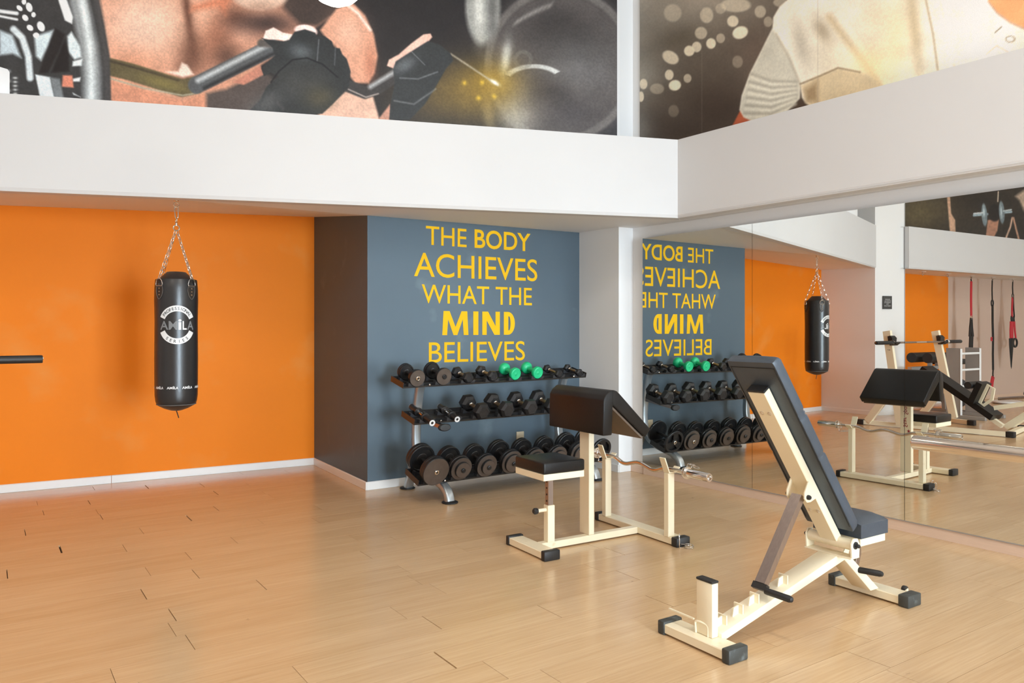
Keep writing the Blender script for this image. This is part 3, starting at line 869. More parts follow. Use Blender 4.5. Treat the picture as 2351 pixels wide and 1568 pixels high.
# seat
B().box(0.925, 1.122, 0.045, 0.285, 0.303, 0.339, 0.002, 1).build('seat_frame', 'cream', ab)
t = bmesh.new()
nx, ny = 8, 8
x0, x1, y0, y1, z0, z1 = 0.922, 1.135, 0.04, 0.29, 0.3395, 0.402
grid = []
for i in range(nx + 1):
    row = []
    for j in range(ny + 1):
        u, v = i / nx, j / ny
        d = 0.028 * (1 - (2 * v - 1) ** 4) * (0.55 + 0.45 * u) * (1 if 0 < j < ny else 0.0)
        if i in (0, nx):
            d *= 0.55
        row.append(t.verts.new((x0 + (x1 - x0) * u, y0 + (y1 - y0) * v, z1 + d)))
    grid.append(row)
for i in range(nx):
    for j in range(ny):
        t.faces.new((grid[i][j], grid[i + 1][j], grid[i + 1][j + 1], grid[i][j + 1]))
rim = [grid[i][0] for i in range(nx)] + [grid[nx][j] for j in range(ny)] + [grid[i][ny] for i in range(nx, 0, -1)] + [grid[0][j] for j in range(ny, 0, -1)]
low = [t.verts.new((v.co.x, v.co.y, z0)) for v in rim]
for k in range(len(rim)):
    t.faces.new((rim[k], rim[(k + 1) % len(rim)], low[(k + 1) % len(rim)], low[k]))
t.faces.new(low)
bmesh.ops.recalc_face_normals(t, faces=t.faces[:])
b = B(); b._merge(t)
b.build('seat_pad', 'vinylsheen', ab, ang=40)
# seat lever under the seat
lv = B().prism([(0.985, 0.302), (1.02, 0.302), (1.045, 0.262), (1.045, 0.232), (1.022, 0.172), (0.992, 0.168), (1.010, 0.225), (1.008, 0.262)], 'y', 0.118, 0.138, 0.001, 1).build('seat_lever', 'browntube', ab)
B().lathe([(0, 0), (0.014, 0), (0.0145, 0.01), (0.0145, 0.095), (0.011, 0.108), (0.005, 0.112), (0, 0.112)], 16, Tr(1.024, 0.122, 0.163) @ RotM('Z', 18) @ RotM('X', 90)).build('grip', 'rubber', lv)
B().prism([(0.945, 0.251), (0.978, 0.225), (0.995, 0.262), (0.975, 0.285)], 'y', 0.132, 0.138, Mx=Tr(0, 0.012, 0)).build('seat_catch', 'cream', ab, smooth=False)
wh = B().lathe([(0, -0.010), (0.016, -0.010), (0.018, -0.006), (0.018, 0.006), (0.016, 0.010), (0, 0.010)], 16, Tr(1.285, 0.045, 0.044) @ RotM('X', 90)).build('transport_wheel', 'rubber', ab)
B().prism([(1.2625, 0.02), (1.290, 0.03), (1.290, 0.052), (1.2625, 0.044)], 'y', 0.030, 0.034).build('wheel_bracket', 'cream', wh, smooth=False)
# ------------------------------------------------------------------ dumbbell rack
rk = thing('dumbbell_rack', 'three tier dumbbell rack with silver bowed uprights and black trays', 'rack', (2.65, 5.10, 0), 2.0)
RM = Tr(2.65, 5.10, 0) @ RotM('Z', 2.0)
SL = 1.845
UPR = (0.23, 1.70)
curve = [(0.372, 0.855), (0.395, 0.80), (0.425, 0.68), (0.442, 0.56), (0.450, 0.45), (0.445, 0.36), (0.425, 0.29), (0.385, 0.235), (0.31, 0.19), (0.22, 0.158), (0.12, 0.135), (0.04, 0.115), (-0.015, 0.085), (-0.045, 0.05), (-0.058, 0.010)]
def smooth2(c, n=4):
    P = [Vector((0, a, b)) for a, b in c]
    out = []
    for i in range(len(P) - 1):
        p0, p1, p2, p3 = P[max(i - 1, 0)], P[i], P[i + 1], P[min(i + 2, len(P) - 1)]
        for k in range(n):
            t = k / n
            out.append(0.5 * ((2 * p1) + (p2 - p0) * t + (2 * p0 - 5 * p1 + 4 * p2 - p3) * t * t + (3 * p1 - p0 - 3 * p2 + p3) * t ** 3))
    out.append(P[-1])
    return out
for ux in UPR:
    sp = smooth2(curve)
    ring = [(0.028 * math.copysign(abs(math.cos(a)) ** 0.45, math.cos(a)), 0.034 * math.copysign(abs(math.sin(a)) ** 0.45, math.sin(a))) for a in [2 * math.pi * k / 20 + 0.05 for k in range(20)]]
    u = B().sweep([(ux, p.y, p.z) for p in sp], ring, up=(0, 0.8, 0.3)).build('upright', 'steel', rk, ang=50)
    B().lathe([(0, 0), (0.058, 0), (0.062, 0.004), (0.062, 0.008), (0.056, 0.012), (0, 0.012)], 28, Tr(ux, -0.062, 0)).build('front_foot', 'rubber', u)
    l = B().sweep([(ux, 0.440, 0.33), (ux, 0.50, 0.20), (ux, 0.575, 0.012)], ring, up=(0, 1, 0.3)).build('rear_leg', 'steel', rk, ang=50)
    B().lathe([(0, 0), (0.058, 0), (0.062, 0.004), (0.062, 0.008), (0.056, 0.012), (0, 0.012)], 28, Tr(ux, 0.590, 0)).build('rear_foot', 'rubber', l)
    a = B().bar([(ux, 0.43, 0.600), (ux, 0.02, 0.552)], 0.036, 0.030, (0, 0, 1)).build('shelf_arm', 'browntube', rk, smooth=False)
    B().lathe([(0, 0), (0.045, 0), (0.052, 0.006), (0.052, 0.022), (0.044, 0.030), (0, 0.032)], 24, Tr(ux, 0.03, 0.553) @ RotM('X', 90), sy=0.55).build('arm_cap', 'rubber', a)
# trays: (y, z of the bottom front edge, tilt, rise of the right end)
TRAYS = {'top': (0.240, 0.842, 12.6, 0.014), 'middle': (0.070, 0.581, 14.0, 0.0), 'bottom': (0.014, 0.139, 18.0, 0.0)}
DEPTH = 0.203
SLOT = [0.115 + 0.2366 * k for k in range(8)]
TM = {}
for nm, (ty, tz, tilt, rise) in TRAYS.items():
    m = Tr(0, ty, tz) @ RotM('Y', -math.degrees(math.atan(rise / SL))) @ RotM('X', tilt)
    TM[nm] = m
    sh = B().prism([(0, 0), (DEPTH, 0), (DEPTH, 0.040), (DEPTH - 0.004, 0.040), (DEPTH - 0.004, 0.004), (0.055, 0.004), (0.050, 0.022), (0.046, 0.022), (0.046, 0.004), (0.004, 0.004), (0.004, 0.012), (0, 0.012)], 'x', 0.003, SL - 0.003, Mx=m).build('tray', 'blackmetal', rk, smooth=False)
    sh['label'] = nm + ' tray'
    for x in (0.0, SL - 0.003):
        B().box(x, x + 0.003, -0.001, DEPTH + 0.001, 0, 0.045, Mx=m).build('end_plate', 'blackmetal', sh, smooth=False)
    for sx in SLOT:
        w, d = 0.066, (0.056 if nm == 'bottom' else 0.062)
        arc = [(sx - w, 0.005), (sx + w, 0.005), (sx + w, 0.036)]
        rr, dep = 0.075, 0.026
        n = 10
        half = w - 0.012
        for k in range(n + 1):
            x = half - 2 * half * k / n
            arc.append((sx + x, 0.036 - dep * (1 - (x / half) ** 2)))
        arc.append((sx - w, 0.036))
        for y0 in (0.006, 0.150):
            B().prism(arc, 'y', y0, y0 + 0.036, Mx=m).build('saddle', 'plastic', sh, smooth=False)
for ux in UPR:
    for nm in TM:
        B().lathe([(0, 0), (0.008, 0), (0.008, 0.004), (0.005, 0.006), (0, 0.006)], 10, TM[nm] @ Tr(ux, -0.0005, 0.018) @ RotM('X', 90)).build('bolt', 'chrome', rk)

ORD = ['first', 'second', 'third', 'fourth', 'fifth', 'sixth', 'seventh', 'eighth']
def dumbbell(label, tray, slot, group, h, t_c=0.100, roll=0.0, yaw=0.0):
    m = RM @ TM[tray] @ Tr(SLOT[slot], t_c, h) @ RotM('Z', yaw) @ RotM('X', 90) @ RotM('Z', roll)
    t = thing('dumbbell', label, 'dumbbell', (0, 0, 0), 0, group)
    t.matrix_world = m
    return t      # local z is the axis, towards the camera
def hex_db(label, tray, slot, group, r, hl, gl, gr, roll=0.0, yaw=0.0):
    t = dumbbell(label, tray, slot, group, r * 0.88 + 0.012, 0.100, roll, yaw)
    g = B().lathe([(0, -gl / 2 - .01), (gr * .8, -gl / 2 - .01), (gr * .8, -gl / 2 + .012), (gr, -gl / 4), (gr * 1.12, 0), (gr, gl / 4), (gr * .8, gl / 2 - .012), (gr * .8, gl / 2 + .01), (0, gl / 2 + .01)], 16).build('handle', 'brass', t)
    for s in (-1, 1):
        B().lathe([(gr * 1.25, 0), (gr * 1.25, 0.006), (gr * 1.05, 0.008), (0, .008)], 14, Tr(0, 0, s * (gl / 2 - 0.007)) @ (RotM('X', 180) if s > 0 else Matrix())).build('collar', 'chrome', g)
        pr = [(0, 0), (r * 0.62, 0.0), (r * 0.97, hl * 0.22), (r, hl * 0.30), (r, hl * 0.72), (r * 0.97, hl * 0.80), (r * 0.70, hl), (r * 0.45, hl), (r * 0.43, hl - 0.002), (0, hl - 0.002)]
        B().lathe(pr, 6, Tr(0, 0, s * gl / 2) @ (Matrix() if s > 0 else RotM('X', 180)), ang=R(0)).build('hex_head', 'hexrubber', t, ang=25)
    return t
def plate_prof(r, th, hub):
    return [(0, th * .5), (hub, th * .5), (hub * 1.08, th * .42), (hub * 1.5, th * .40), (hub * 1.6, th * .30), (r * .80, th * .28), (r * .84, th * .5), (r * .97, th * .5), (r, th * .40), (r, -th * .40), (r * .97, -th * .5), (r * .84, -th * .5), (r * .80, -th * .28), (hub * 1.6, -th * .30), (hub * 1.5, -th * .40), (hub, -th * .5), (0, -th * .5)]
def disc_db(label, tray, slot, group, plates, half, nut='iron', spoke=False, R_=None, yaw=0.0):
    """plates: list of (radius, thickness) from the outside inwards"""
    rmax = max(p[0] for p in plates)
    t = dumbbell(label, tray, slot, group, rmax + 0.010, 0.100, 0, yaw)
    hd = B().lathe([(0, -half), (0.013, -half), (0.013, -half + .004), (0.0125, half - .004), (0.013, half), (0, half)], 14).build('handle', 'iron', t)
    for s in (-1, 1):
        z = half - 0.012
        for r, th in plates:
            z -= th / 2
            mm = Tr(0, 0, s * z) @ (Matrix() if s > 0 else RotM('X', 180))
            if spoke:
                rim = B().lathe([(r * .80, -th * .5), (r * .97, -th * .5), (r, -th * .4), (r, th * .4), (r * .97, th * .5), (r * .80, th * .5), (r * .78, th * .3), (r * .78, -th * .3), (r * .80, -th * .5)], 32, mm).build('plate', 'iron', t)
                B().lathe([(0, -th * .5), (r * .3, -th * .5), (r * .3, th * .5), (0, th * .5)], 20, mm).build('hub', 'iron', rim)
                for k in range(3):
                    B().prism([(r * .22, -r * .17), (r * .80, -r * .30), (r * .80, r * .30), (r * .22, r * .17)], 'z', -th * .3, th * .3, Mx=mm @ RotM('Z', 90 + 120 * k)).build('spoke', 'iron', rim, smooth=False)
            else:
                pl = B().lathe(plate_prof(r, th, r * .26), 36, mm).build('plate', 'iron', t, ang=25)
                B().lathe([(r * .845, th * .5), (r * .965, th * .5), (r * .965, th * .5 + .0012), (r * .845, th * .5 + .0012)], 36, mm).build('rim', 'ironrim', pl)
            z -= th / 2 + 0.0005
        B().lathe([(0.008, 0.0), (0.016, 0.0), (0.0185, 0.004), (0.0185, 0.010), (0.014, 0.013), (0.008, 0.012), (0.006, 0.004), (0.0, 0.004)], 20, Tr(0, 0, s * (half - 0.012)) @ (Matrix() if s > 0 else RotM('X', 180))).build('end_nut', nut, hd)
    return t
def green_db(label, slot):
    t = dumbbell(label, 'top', slot, 'dumbbells on the top tray', 0.052 + 0.012, 0.100)
    B().lathe([(0, -.06), (.021, -.06), (.019, -.03), (.0185, 0), (.019, .03), (.021, .06), (0, .06)], 20).build('handle', 'green', t)
    for s in (-1, 1):
        B().lathe([(0, 0), (.022, 0), (.046, .012), (.0515, .022), (.0525, .032), (.0525, .046), (.049, .053), (.043, .055), (.040, .052), (.015, .051), (.012, .053), (0, .053)], 32, Tr(0, 0, s * .042) @ (Matrix() if s > 0 else RotM('X', 180))).build('head', 'green', t)
G1, G2, G3 = 'dumbbells on the top tray', 'dumbbells on the middle tray', 'dumbbells on the bottom tray'
disc_db('round black plate dumbbell at the left end of the top tray', 'top', 0, G1, [(0.066, 0.022), (0.062, 0.020)], 0.118, 'wornchrome')
disc_db('round black plate dumbbell second from the left on the top tray, below the letter B', 'top', 1, G1, [(0.068, 0.020), (0.062, 0.022)], 0.118)
hex_db('small black hex dumbbell third from the left on the top tray', 'top', 2, G1, 0.047, 0.060, 0.105, 0.0135, 8)
hex_db('small black hex dumbbell just left of the green dumbbells on the top tray', 'top', 3, G1, 0.048, 0.060, 0.105, 0.0135, -6)
green_db('green vinyl dumbbell on the top tray, left one of the pair', 4)
green_db('green vinyl dumbbell on the top tray, right one of the pair', 5)
hex_db('very small black hex dumbbell just right of the green dumbbells on the top tray', 'top', 6, G1, 0.038, 0.048, 0.115, 0.012, 10)
hex_db('very small black hex dumbbell at the right end of the top tray', 'top', 7, G1, 0.036, 0.046, 0.115, 0.012, 0)
def handle_db(label, slot, half, r, rc, nut):
    t = dumbbell(label, 'middle', slot, G2, rc + 0.006, 0.100, 0, -4)
    g = B().lathe([(0, -.055), (.013, -.055), (.0135, 0), (.013, .055), (0, .055)], 14).build('handle', 'wornchrome', t)
    for s in (-1, 1):
        mm = Tr(0, 0, s * .048) @ (Matrix() if s > 0 else RotM('X', 180))
        B().lathe([(0, 0), (rc * .9, 0), (rc, .004), (rc, .020), (rc * .9, .024), (0, .024)], 24, mm).build('collar', 'blackmetal', t)
        sl_ = B().lathe([(0, .024), (r, .024), (r, half - .048), (0, half - .048)], 20, mm).build('sleeve', 'blackmetal', t)
        B().lathe([(r * .45, half - .050), (r * .45, half - .046), (r * .55, half - .044), (r * .95, half - .044), (r, half - .048), (r * .98, half - .05)], 20, mm).build('end_ring', nut, sl_)
handle_db('bare black loadable dumbbell handle at the left end of the middle tray', 0, 0.185, 0.024, 0.034, 'whitemetal')
handle_db('shorter bare black loadable dumbbell handle second from the left on the middle tray', 1, 0.150, 0.023, 0.033, 'whitemetal')
for k, rr in ((2, .066), (3, .066), (4, .067), (5, .068), (6, .064), (7, .066)):
    lab = {2: 'large black hex dumbbell next to the bare handles on the middle tray', 3: 'large black hex dumbbell fourth from the left on the middle tray', 4: 'large black hex dumbbell fifth from the left on the middle tray',
           5: 'large black hex dumbbell on the middle tray half hidden by the arm pad', 6: 'large black hex dumbbell second from the right on the middle tray, seen in the mirror', 7: 'large black hex dumbbell at the right end of the middle tray, seen in the mirror'}[k]
    hex_db(lab, 'middle', k, G2, rr + .004, 0.088, 0.115, 0.0155, (3, -4, 2, 6, -3, 5)[k - 2])
labs = ['largest round plate dumbbell with bright end nut at the left end of the bottom tray', 'round plate dumbbell second from the left on the bottom tray', 'round plate dumbbell third from the left on the bottom tray',
        'round plate dumbbell fourth from the left on the bottom tray, beside the bench seat', 'round plate dumbbell behind the left half of the bench seat on the bottom tray', 'round plate dumbbell behind the right half of the bench seat on the bottom tray',
        'round plate dumbbell just left of the cream bench post on the bottom tray']
cfg = [[(0.110, 0.034), (0.108, 0.026)], [(0.062, 0.022), (0.092, 0.026), (0.096, 0.024)], [(0.058, 0.024), (0.092, 0.026), (0.092, 0.022)], [(0.074, 0.022), (0.098, 0.026), (0.098, 0.024)], [(0.074, 0.022), (0.094, 0.026), (0.094, 0.024)], [(0.066, 0.022), (0.094, 0.026), (0.094, 0.024)], [(0.074, 0.022), (0.100, 0.028), (0.098, 0.024)]]
for k in range(7):
    disc_db(labs[k], 'bottom', k, G3, cfg[k], 0.150, 'chrome' if k in (0, 6) else 'iron')
disc_db('round dumbbell with three spoked plates at the right end of the bottom tray', 'bottom', 7, G3, [(0.108, 0.024)], 0.140, 'chrome', True)
# ------------------------------------------------------------------ punching bag
pg = thing('punching_bag', 'black leather punching bag hanging on chains in front of the orange wall', 'punching bag', (1.141, 5.872, 0.0), 0)
RB = 0.1415
prof = [(0, 0.716), (0.035, 0.720), (0.08, 0.736), (0.118, 0.757), (0.128, 0.765), (0.136, 0.79), (0.1405, 0.83), (RB, 0.90), (RB + .001, 1.1), (RB, 1.2), (RB - .001, 1.35), (RB + .002, 1.5), (RB, 1.58), (0.137, 1.635), (0.1345, 1.640), (0.128, 1.640), (0.126, 1.632), (0.112, 1.645), (0.062, 1.693), (0.050, 1.695), (0, 1.695)]
bag = B().lathe(prof, 64).build('bag_body', 'leather', pg, ang=40)
B().lathe([(0.1285, 0.7635), (0.1315, 0.764), (0.1315, 0.767), (0.1290, 0.768)], 64).build('bottom_seam', 'stitch', bag)
B().tube([(0, 0, 0.718), (0.006, 0, 0.70), (0.016, 0, 0.665)], 0.0035, 8).build('cord_end', 'patch', pg)
FA = math.atan2(-5.872 + 0.0, -1.141) + R(2)      # the print faces the room
def around(x, z, lift=0.0012):
    a = FA + x / RB
    return ((RB + lift + .001) * math.cos(a), (RB + lift + .001) * math.sin(a), z)
# ring of the logo, in flat (x,z) round (0, 1.322)
CZ = 1.322
def arc_band(r0, r1, a0, a1, n=28):
    V, F = [], []
    for k in range(n + 1):
        a = R(a0 + (a1 - a0) * k / n)
        for r in (r0, r1):
            V.append(around(r * math.cos(a), CZ + r * math.sin(a) * 1.06))
    for k in range(n):
        F.append((2 * k, 2 * k + 1, 2 * k + 3, 2 * k + 2))
    return V, F
def flat(name, V, F, material, parent):
    me = bpy.data.meshes.new(name)
    me.from_pydata(V, [], F)
    me.materials.append(M[material])
    o = bpy.data.objects.new(name, me)
    COL.objects.link(o)
    o.parent = parent
    return o
flat('logo_arc', *arc_band(0.088, 0.126, 24, 156), 'logo', pg)
flat('logo_arc', *arc_band(0.088, 0.126, 204, 336), 'logo', pg)
def arc_text(word, rad, a_mid, step, size, up):
    V, F = [], []
    n = len(word)
    for i, ch in enumerate(word):
        a = a_mid + (n - 1) / 2 * step - i * step if up else a_mid - (n - 1) / 2 * step + i * step
        co, fs = text_mesh(ch, 1.0, 0.012)
        mn, mx = co.min(0), co.max(0)
        sc = size / 0.73
        ar = R(a)
        tx, ty = (math.sin(ar), -math.cos(ar)) if up else (-math.sin(ar), math.cos(ar))
        ux, uy = (math.cos(ar), math.sin(ar)) if up else (-math.cos(ar), -math.sin(ar))
        b = len(V)
        for c in co:
            u = (c[0] - (mn[0] + mx[0]) / 2) * sc
            v = (c[1] - 0.36) * sc
            V.append(around(rad * math.cos(ar) + tx * u + ux * v, CZ + (rad * math.sin(ar)) * 1.06 + ty * u + uy * v, 0.0022))
        F += [tuple(b + q for q in f) for f in fs]
    return V, F
flat('logo_word', *arc_text('PROFESSIONAL', 0.107, 90, 9.6, 0.021, True), 'logoblack', pg)
flat('logo_word', *arc_text('SERIES', 0.107, 270, 14.5, 0.021, False), 'logoblack', pg)
text_obj('logo_word', [('AM', -0.115, 0.002, CZ - .034, CZ + .026, 0.02)], lambda x, z: around(x, z, .0022), 'logogrey', pg)
text_obj('logo_word', [('i', 0.007, 0.027, CZ - .034, CZ + .038, 0.02), ('L', 0.034, 0.062, CZ - .034, CZ + .026, 0.02)], lambda x, z: around(x, z, .0022), 'logo', pg)
text_obj('logo_word', [('A', 0.064, 0.115, CZ - .034, CZ + .026, 0.02)], lambda x, z: around(x, z, .0022), 'logogrey', pg)
for k in range(-4, 5):
    x = -0.030 + 0.0985 * k
    if abs(x) < 0.44:
        text_obj('band_word', [('AM', x - .037, x + .001, 0.879, 0.896, 0.03), ('i', x + .004, x + .011, 0.879, 0.900, 0.03), ('LA', x + .013, x + .037, 0.879, 0.896, 0.03)], lambda a, z: around(a, z, .0012), 'logo', pg)
# straps, rings and chains
ZHOOK = 2.197
hk = B().tube(circle((0, 0, ZHOOK - 0.030), 0.017, 18), 0.0042, 8, True).build('eye_bolt', 'chrome', pg)
B().lathe([(0, -0.004), (0.016, -0.004), (0.018, 0.0), (0.0, 0.0)], 16, Tr(0, 0, ZHOOK)).build('bolt_plate', 'chrome', hk)
B().tube([(0, 0, ZHOOK - 0.003), (0, 0, ZHOOK - 0.014)], 0.005, 8).build('bolt_shank', 'chrome', hk)
B().tube(fillet([(0.004, 0, 2.152), (0.013, 0, 2.150), (0.011, 0, 2.078), (0.003, 0, 2.068), (-0.006, 0, 2.075), (-0.013, 0, 2.14), (-0.009, 0, 2.158), (0.002, 0, 2.155)], 0.008), 0.004, 8, True, up=(0, 1, 0)).build('snap_hook', 'chrome', pg)
B().tube(circle((0, 0, 2.056), 0.018, 18, (0, 1, 0)), 0.004, 8, True).build('ring', 'chrome', pg)
sw = B().lathe([(0, -0.012), (0.009, -0.010), (0.007, 0), (0.009, 0.010), (0, 0.012)], 14, Tr(0, 0, 2.030)).build('swivel', 'chrome', pg)
B().tube(circle((0, 0, 2.004), 0.020, 18), 0.0048, 8, True).build('ring', 'chrome', sw)
link_me = {}
for q, da in enumerate((-50, 40, 130, 220)):
    a = FA + R(da)
    rr = RB + 0.003
    ca, sa = math.cos(a), math.sin(a)
    def pt(off, r, z):
        b_ = a + off / RB
        return (r * math.cos(b_), r * math.sin(b_), z)
    # shield shaped patch
    sh = [(-.030, .040), (.030, .040), (.033, .010), (.026, -.022), (.012, -.044), (0, -.054), (-.012, -.044), (-.026, -.022), (-.033, .010)]
    V = [pt(x, rr + .0022, 1.548 + z) for x, z in sh] + [pt(x, rr - .006, 1.548 + z) for x, z in sh]
    n = len(sh)
    F = [tuple(range(n))] + [(i, n + i, n + (i + 1) % n, (i + 1) % n) for i in range(n)]
    sp = flat('strap_patch', V, F, 'patch', pg)
    B().tube([pt(x * .93, rr + .0026, 1.548 + z * .93) for x, z in sh], 0.0014, 6, True, up=(ca, sa, 0)).build('stitch_line', 'stitch', sp)
    for k in range(3):
        p = pt(0, rr + .0025, 1.573 - .022 * k)
        B().lathe([(0.0055, -.001), (0.005, .002), (0.0025, .0035), (0, .0035)], 12, Matrix.Translation(p) @ Matrix(((-sa, 0, ca, 0), (ca, 0, sa, 0), (0, 1, 0, 0), (0, 0, 0, 1)))).build('rivet', 'brass', sp)
    ring = [pt(x, rr + .005, z) for x, z in ((-.027, 1.592), (.027, 1.592), (.029, 1.606), (.022, 1.628), (.008, 1.642), (-.008, 1.642), (-.022, 1.628), (-.029, 1.606))]
    B().tube(ring, 0.0028, 8, True, up=(ca, sa, 0)).build('d_ring', 'chrome', pg)
    p0 = Vector(pt(0, rr + .004, 1.641)); p1 = Vector((0.006 * ca, 0.006 * sa, 1.986))
    n = 12
    seg = (p1 - p0) / n
    d = seg.normalized()
    ch = None
    for k in range(n):
        c = p0 + seg * (k + .5)
        s1 = Vector((-sa, ca, 0)); s2 = d.cross(s1)
        sd = s1 if k % 2 == 0 else s2
        hl = seg.length * 0.62
        P_ = []
        for j in range(14):
            t_ = 2 * math.pi * j / 14
            P_.append(c + d * (hl * math.cos(t_) * (1.0 if abs(math.cos(t_)) < .6 else 1.0)) + sd * (0.0085 * math.copysign(abs(math.sin(t_)) ** .7, math.sin(t_))))
        o = B().tube(P_, 0.0022, 6, True, up=s2 if k % 2 == 0 else s1).build('chain' if ch is None else 'link', 'chrome', pg if ch is None else ch)
        if ch is None:
            ch = o
# ------------------------------------------------------------------ bench press station left of the picture, seen in the mirror
bp = thing('bench_press_station', 'cream bench press station with leaning uprights and sloping black pad, seen in the mirror', 'bench', (-0.72, 5.45, 0), 0)
def W_(x, y, z):
    return (x + 0.72, y - 5.45, z)
def stick(name, pts, w, h, up, material='cream', parent=None):
    return B().bar([W_(*p) for p in pts], w, h, up).build(name, material, parent or bp, smooth=False)
for i, (xa, xb) in enumerate(((-0.10, -0.12), (-1.46, -1.34))):
    u = stick('upright', [(xa, 5.50, 0.05), (xb, 5.69, 1.26)], 0.05, 0.10, (0, 1, 0))
    stick('brace', [(xa, 5.95, 0.05), (xa, 5.60, 0.52)], 0.05, 0.09, (0, 1, 0))
    if i == 0:
        stick('base_rail', [(-0.10, 6.02, 0.035), (-0.37, 4.33, 0.035)], 0.06, 0.055, (0, 0, 1))
    else:
        stick('base_rail', [(xa, 6.02, 0.035), (-1.20, 5.16, 0.035)], 0.06, 0.055, (0, 0, 1))
    for (x, y) in (((-0.098, 6.04), (-0.372, 4.31)) if i == 0 else ((xa, 6.04), (-1.195, 5.14))):
        B().box(x + .72 - .037, x + .72 + .037, y - 5.45 - .045, y - 5.45 + .045, 0, 0.07, 0.006).build('foot_cap', 'rubber', bp)
    hy = 5.61
    h = B().prism([(hy - 5.45 - 0.075, 1.105), (hy - 5.45 - 0.03, 1.072), (hy - 5.45 + 0.02, 1.072), (hy - 5.45 + 0.02, 1.09), (hy - 5.45 - 0.02, 1.09), (hy - 5.45 - 0.065, 1.12)], 'x', xb + .72 - .05, xb + .72 + .05).build('bar_hook', 'rubber', bp, smooth=False)
    B().prism([(0.19, 1.12), (0.24, 1.12), (0.25, 1.19), (0.215, 1.20), (0.185, 1.17)], 'x', xb + .72 - .055, xb + .72 + .055, Mx=Tr(0, -0.045, 0)).build('hook_guard', 'rubber', h, smooth=False)
for wd in (('Sport', 0.93, 1.02, -0.03, 0.03, 0.01), ('Star', 0.84, 0.91, -0.03, 0.03, 0.01)):
    text_obj('upright_print', [wd], lambda z, x: (-0.117 + .72 + .0262, 5.50 + .157 * (z - .05) - 5.45 - x, z), 'logoblack', bp)
stick('cross_rail', [(-0.37, 4.33, 0.035), (-1.15, 4.50, 0.035)], 0.06, 0.055, (0, 0, 1))
B().box(-1.19 + .72, -1.11 + .72, 4.47 - 5.45, 4.55 - 5.45, 0, 0.07, .006).build('foot_cap', 'rubber', bp)
# sloping pad
a, c = Vector(W_(-0.72, 5.50, 0.76)), Vector(W_(-0.72, 4.62, 0.19))
B().bar([a, c], 0.27, 0.075, (0, -.5, 1)).build('back_pad', 'vinyl', bp, smooth=False)
stick('pad_rail', [(-0.72, 5.48, 0.69), (-0.72, 4.55, 0.085)], 0.06, 0.05, (0, -.5, 1))
stick('pad_leg', [(-0.88, 4.58, 0.05), (-0.98, 3.95, 0.56)], 0.055, 0.08, (0, 1, 0))
stick('seat_arm', [(-0.80, 4.14, 0.42), (-0.76, 4.66, 0.30)], 0.06, 0.055, (0, 0, 1))
# tilted leg pad with cream frame and roller
cen = Vector(W_(-0.66, 4.74, 0.47)); dirv = Vector((0, 0.40, -0.92)).normalized()
B().bar([cen - dirv * 0.135 + Vector((0, .05, .02)), cen + dirv * 0.135 + Vector((0, .05, .02))], 0.26, 0.07, (0, 1, .4)).build('leg_pad', 'vinyl', bp, smooth=False)
fr_ = [cen + Vector((0.0, -0.10, -0.04)) * k0 + dirv * k1 for k0, k1 in ((0, -0.13), (0.7, -0.11), (1.0, 0.02), (0.5, 0.13), (0, 0.12))]
B().bar(fr_, 0.035, 0.022, (1, 0, 0), closed=True).build('pad_frame', 'cream', bp, smooth=False)
B().tube([cen + Vector((-0.16, 0.12, 0.11)), cen + Vector((0.16, 0.12, 0.11))], 0.045, 18).build('roller', 'rubber', bp)
B().tube([W_(-0.72, 4.30, 0.46), W_(-0.72, 4.60, 0.42)], 0.020, 12).build('telescopic_tube', 'browntube', bp)
kn = B().tube([W_(-0.78, 4.33, 0.40), W_(-0.78, 4.33, 0.48)], 0.014, 10).build('pin_post', 'cream', bp)
B().tube(circle(W_(-0.78, 4.33, 0.502), 0.018, 14), 0.005, 8, True).build('pull_ring', 'rubber', kn)

sb_ = thing('straight_barbell', 'dark straight barbell on the bench press station, its tip at the left edge', 'barbell', (-0.757, 5.585, 1.109), 0)
B().tube([(-0.72, 0, 0), (0.72, 0, 0)], 0.0125, 14).build('shaft', 'browntube', sb_)
B().tube([(-0.13, 0, 0), (0.13, 0, 0)], 0.0128, 14).build('centre_knurl', 'chrome', sb_)
for s in (-1, 1):
    sl_ = B().lathe([(0, 0.0), (0.026, 0.0), (0.026, 0.014), (0.0245, 0.016), (0.0245, 0.362), (0.0225, 0.368), (0, 0.368)], 22, Tr(s * 0.705, 0, 0) @ RotM('Y', 90 * s)).build('sleeve', 'rubber', sb_)
    B().lathe([(0, 0.0), (0.009, 0.0), (0.0085, 0.004), (0, 0.0055)], 14, Tr(s * 1.073, 0, 0.004) @ RotM('Y', 90 * s)).build('end_bolt', 'chrome', sl_)
    B().lathe([(0.0, -0.02), (0.024, -0.02), (0.032, -0.012), (0.032, 0.0), (0, 0)], 20, Tr(s * 0.705, 0, 0) @ RotM('Y', 90 * s)).build('collar', 'chrome', sl_)

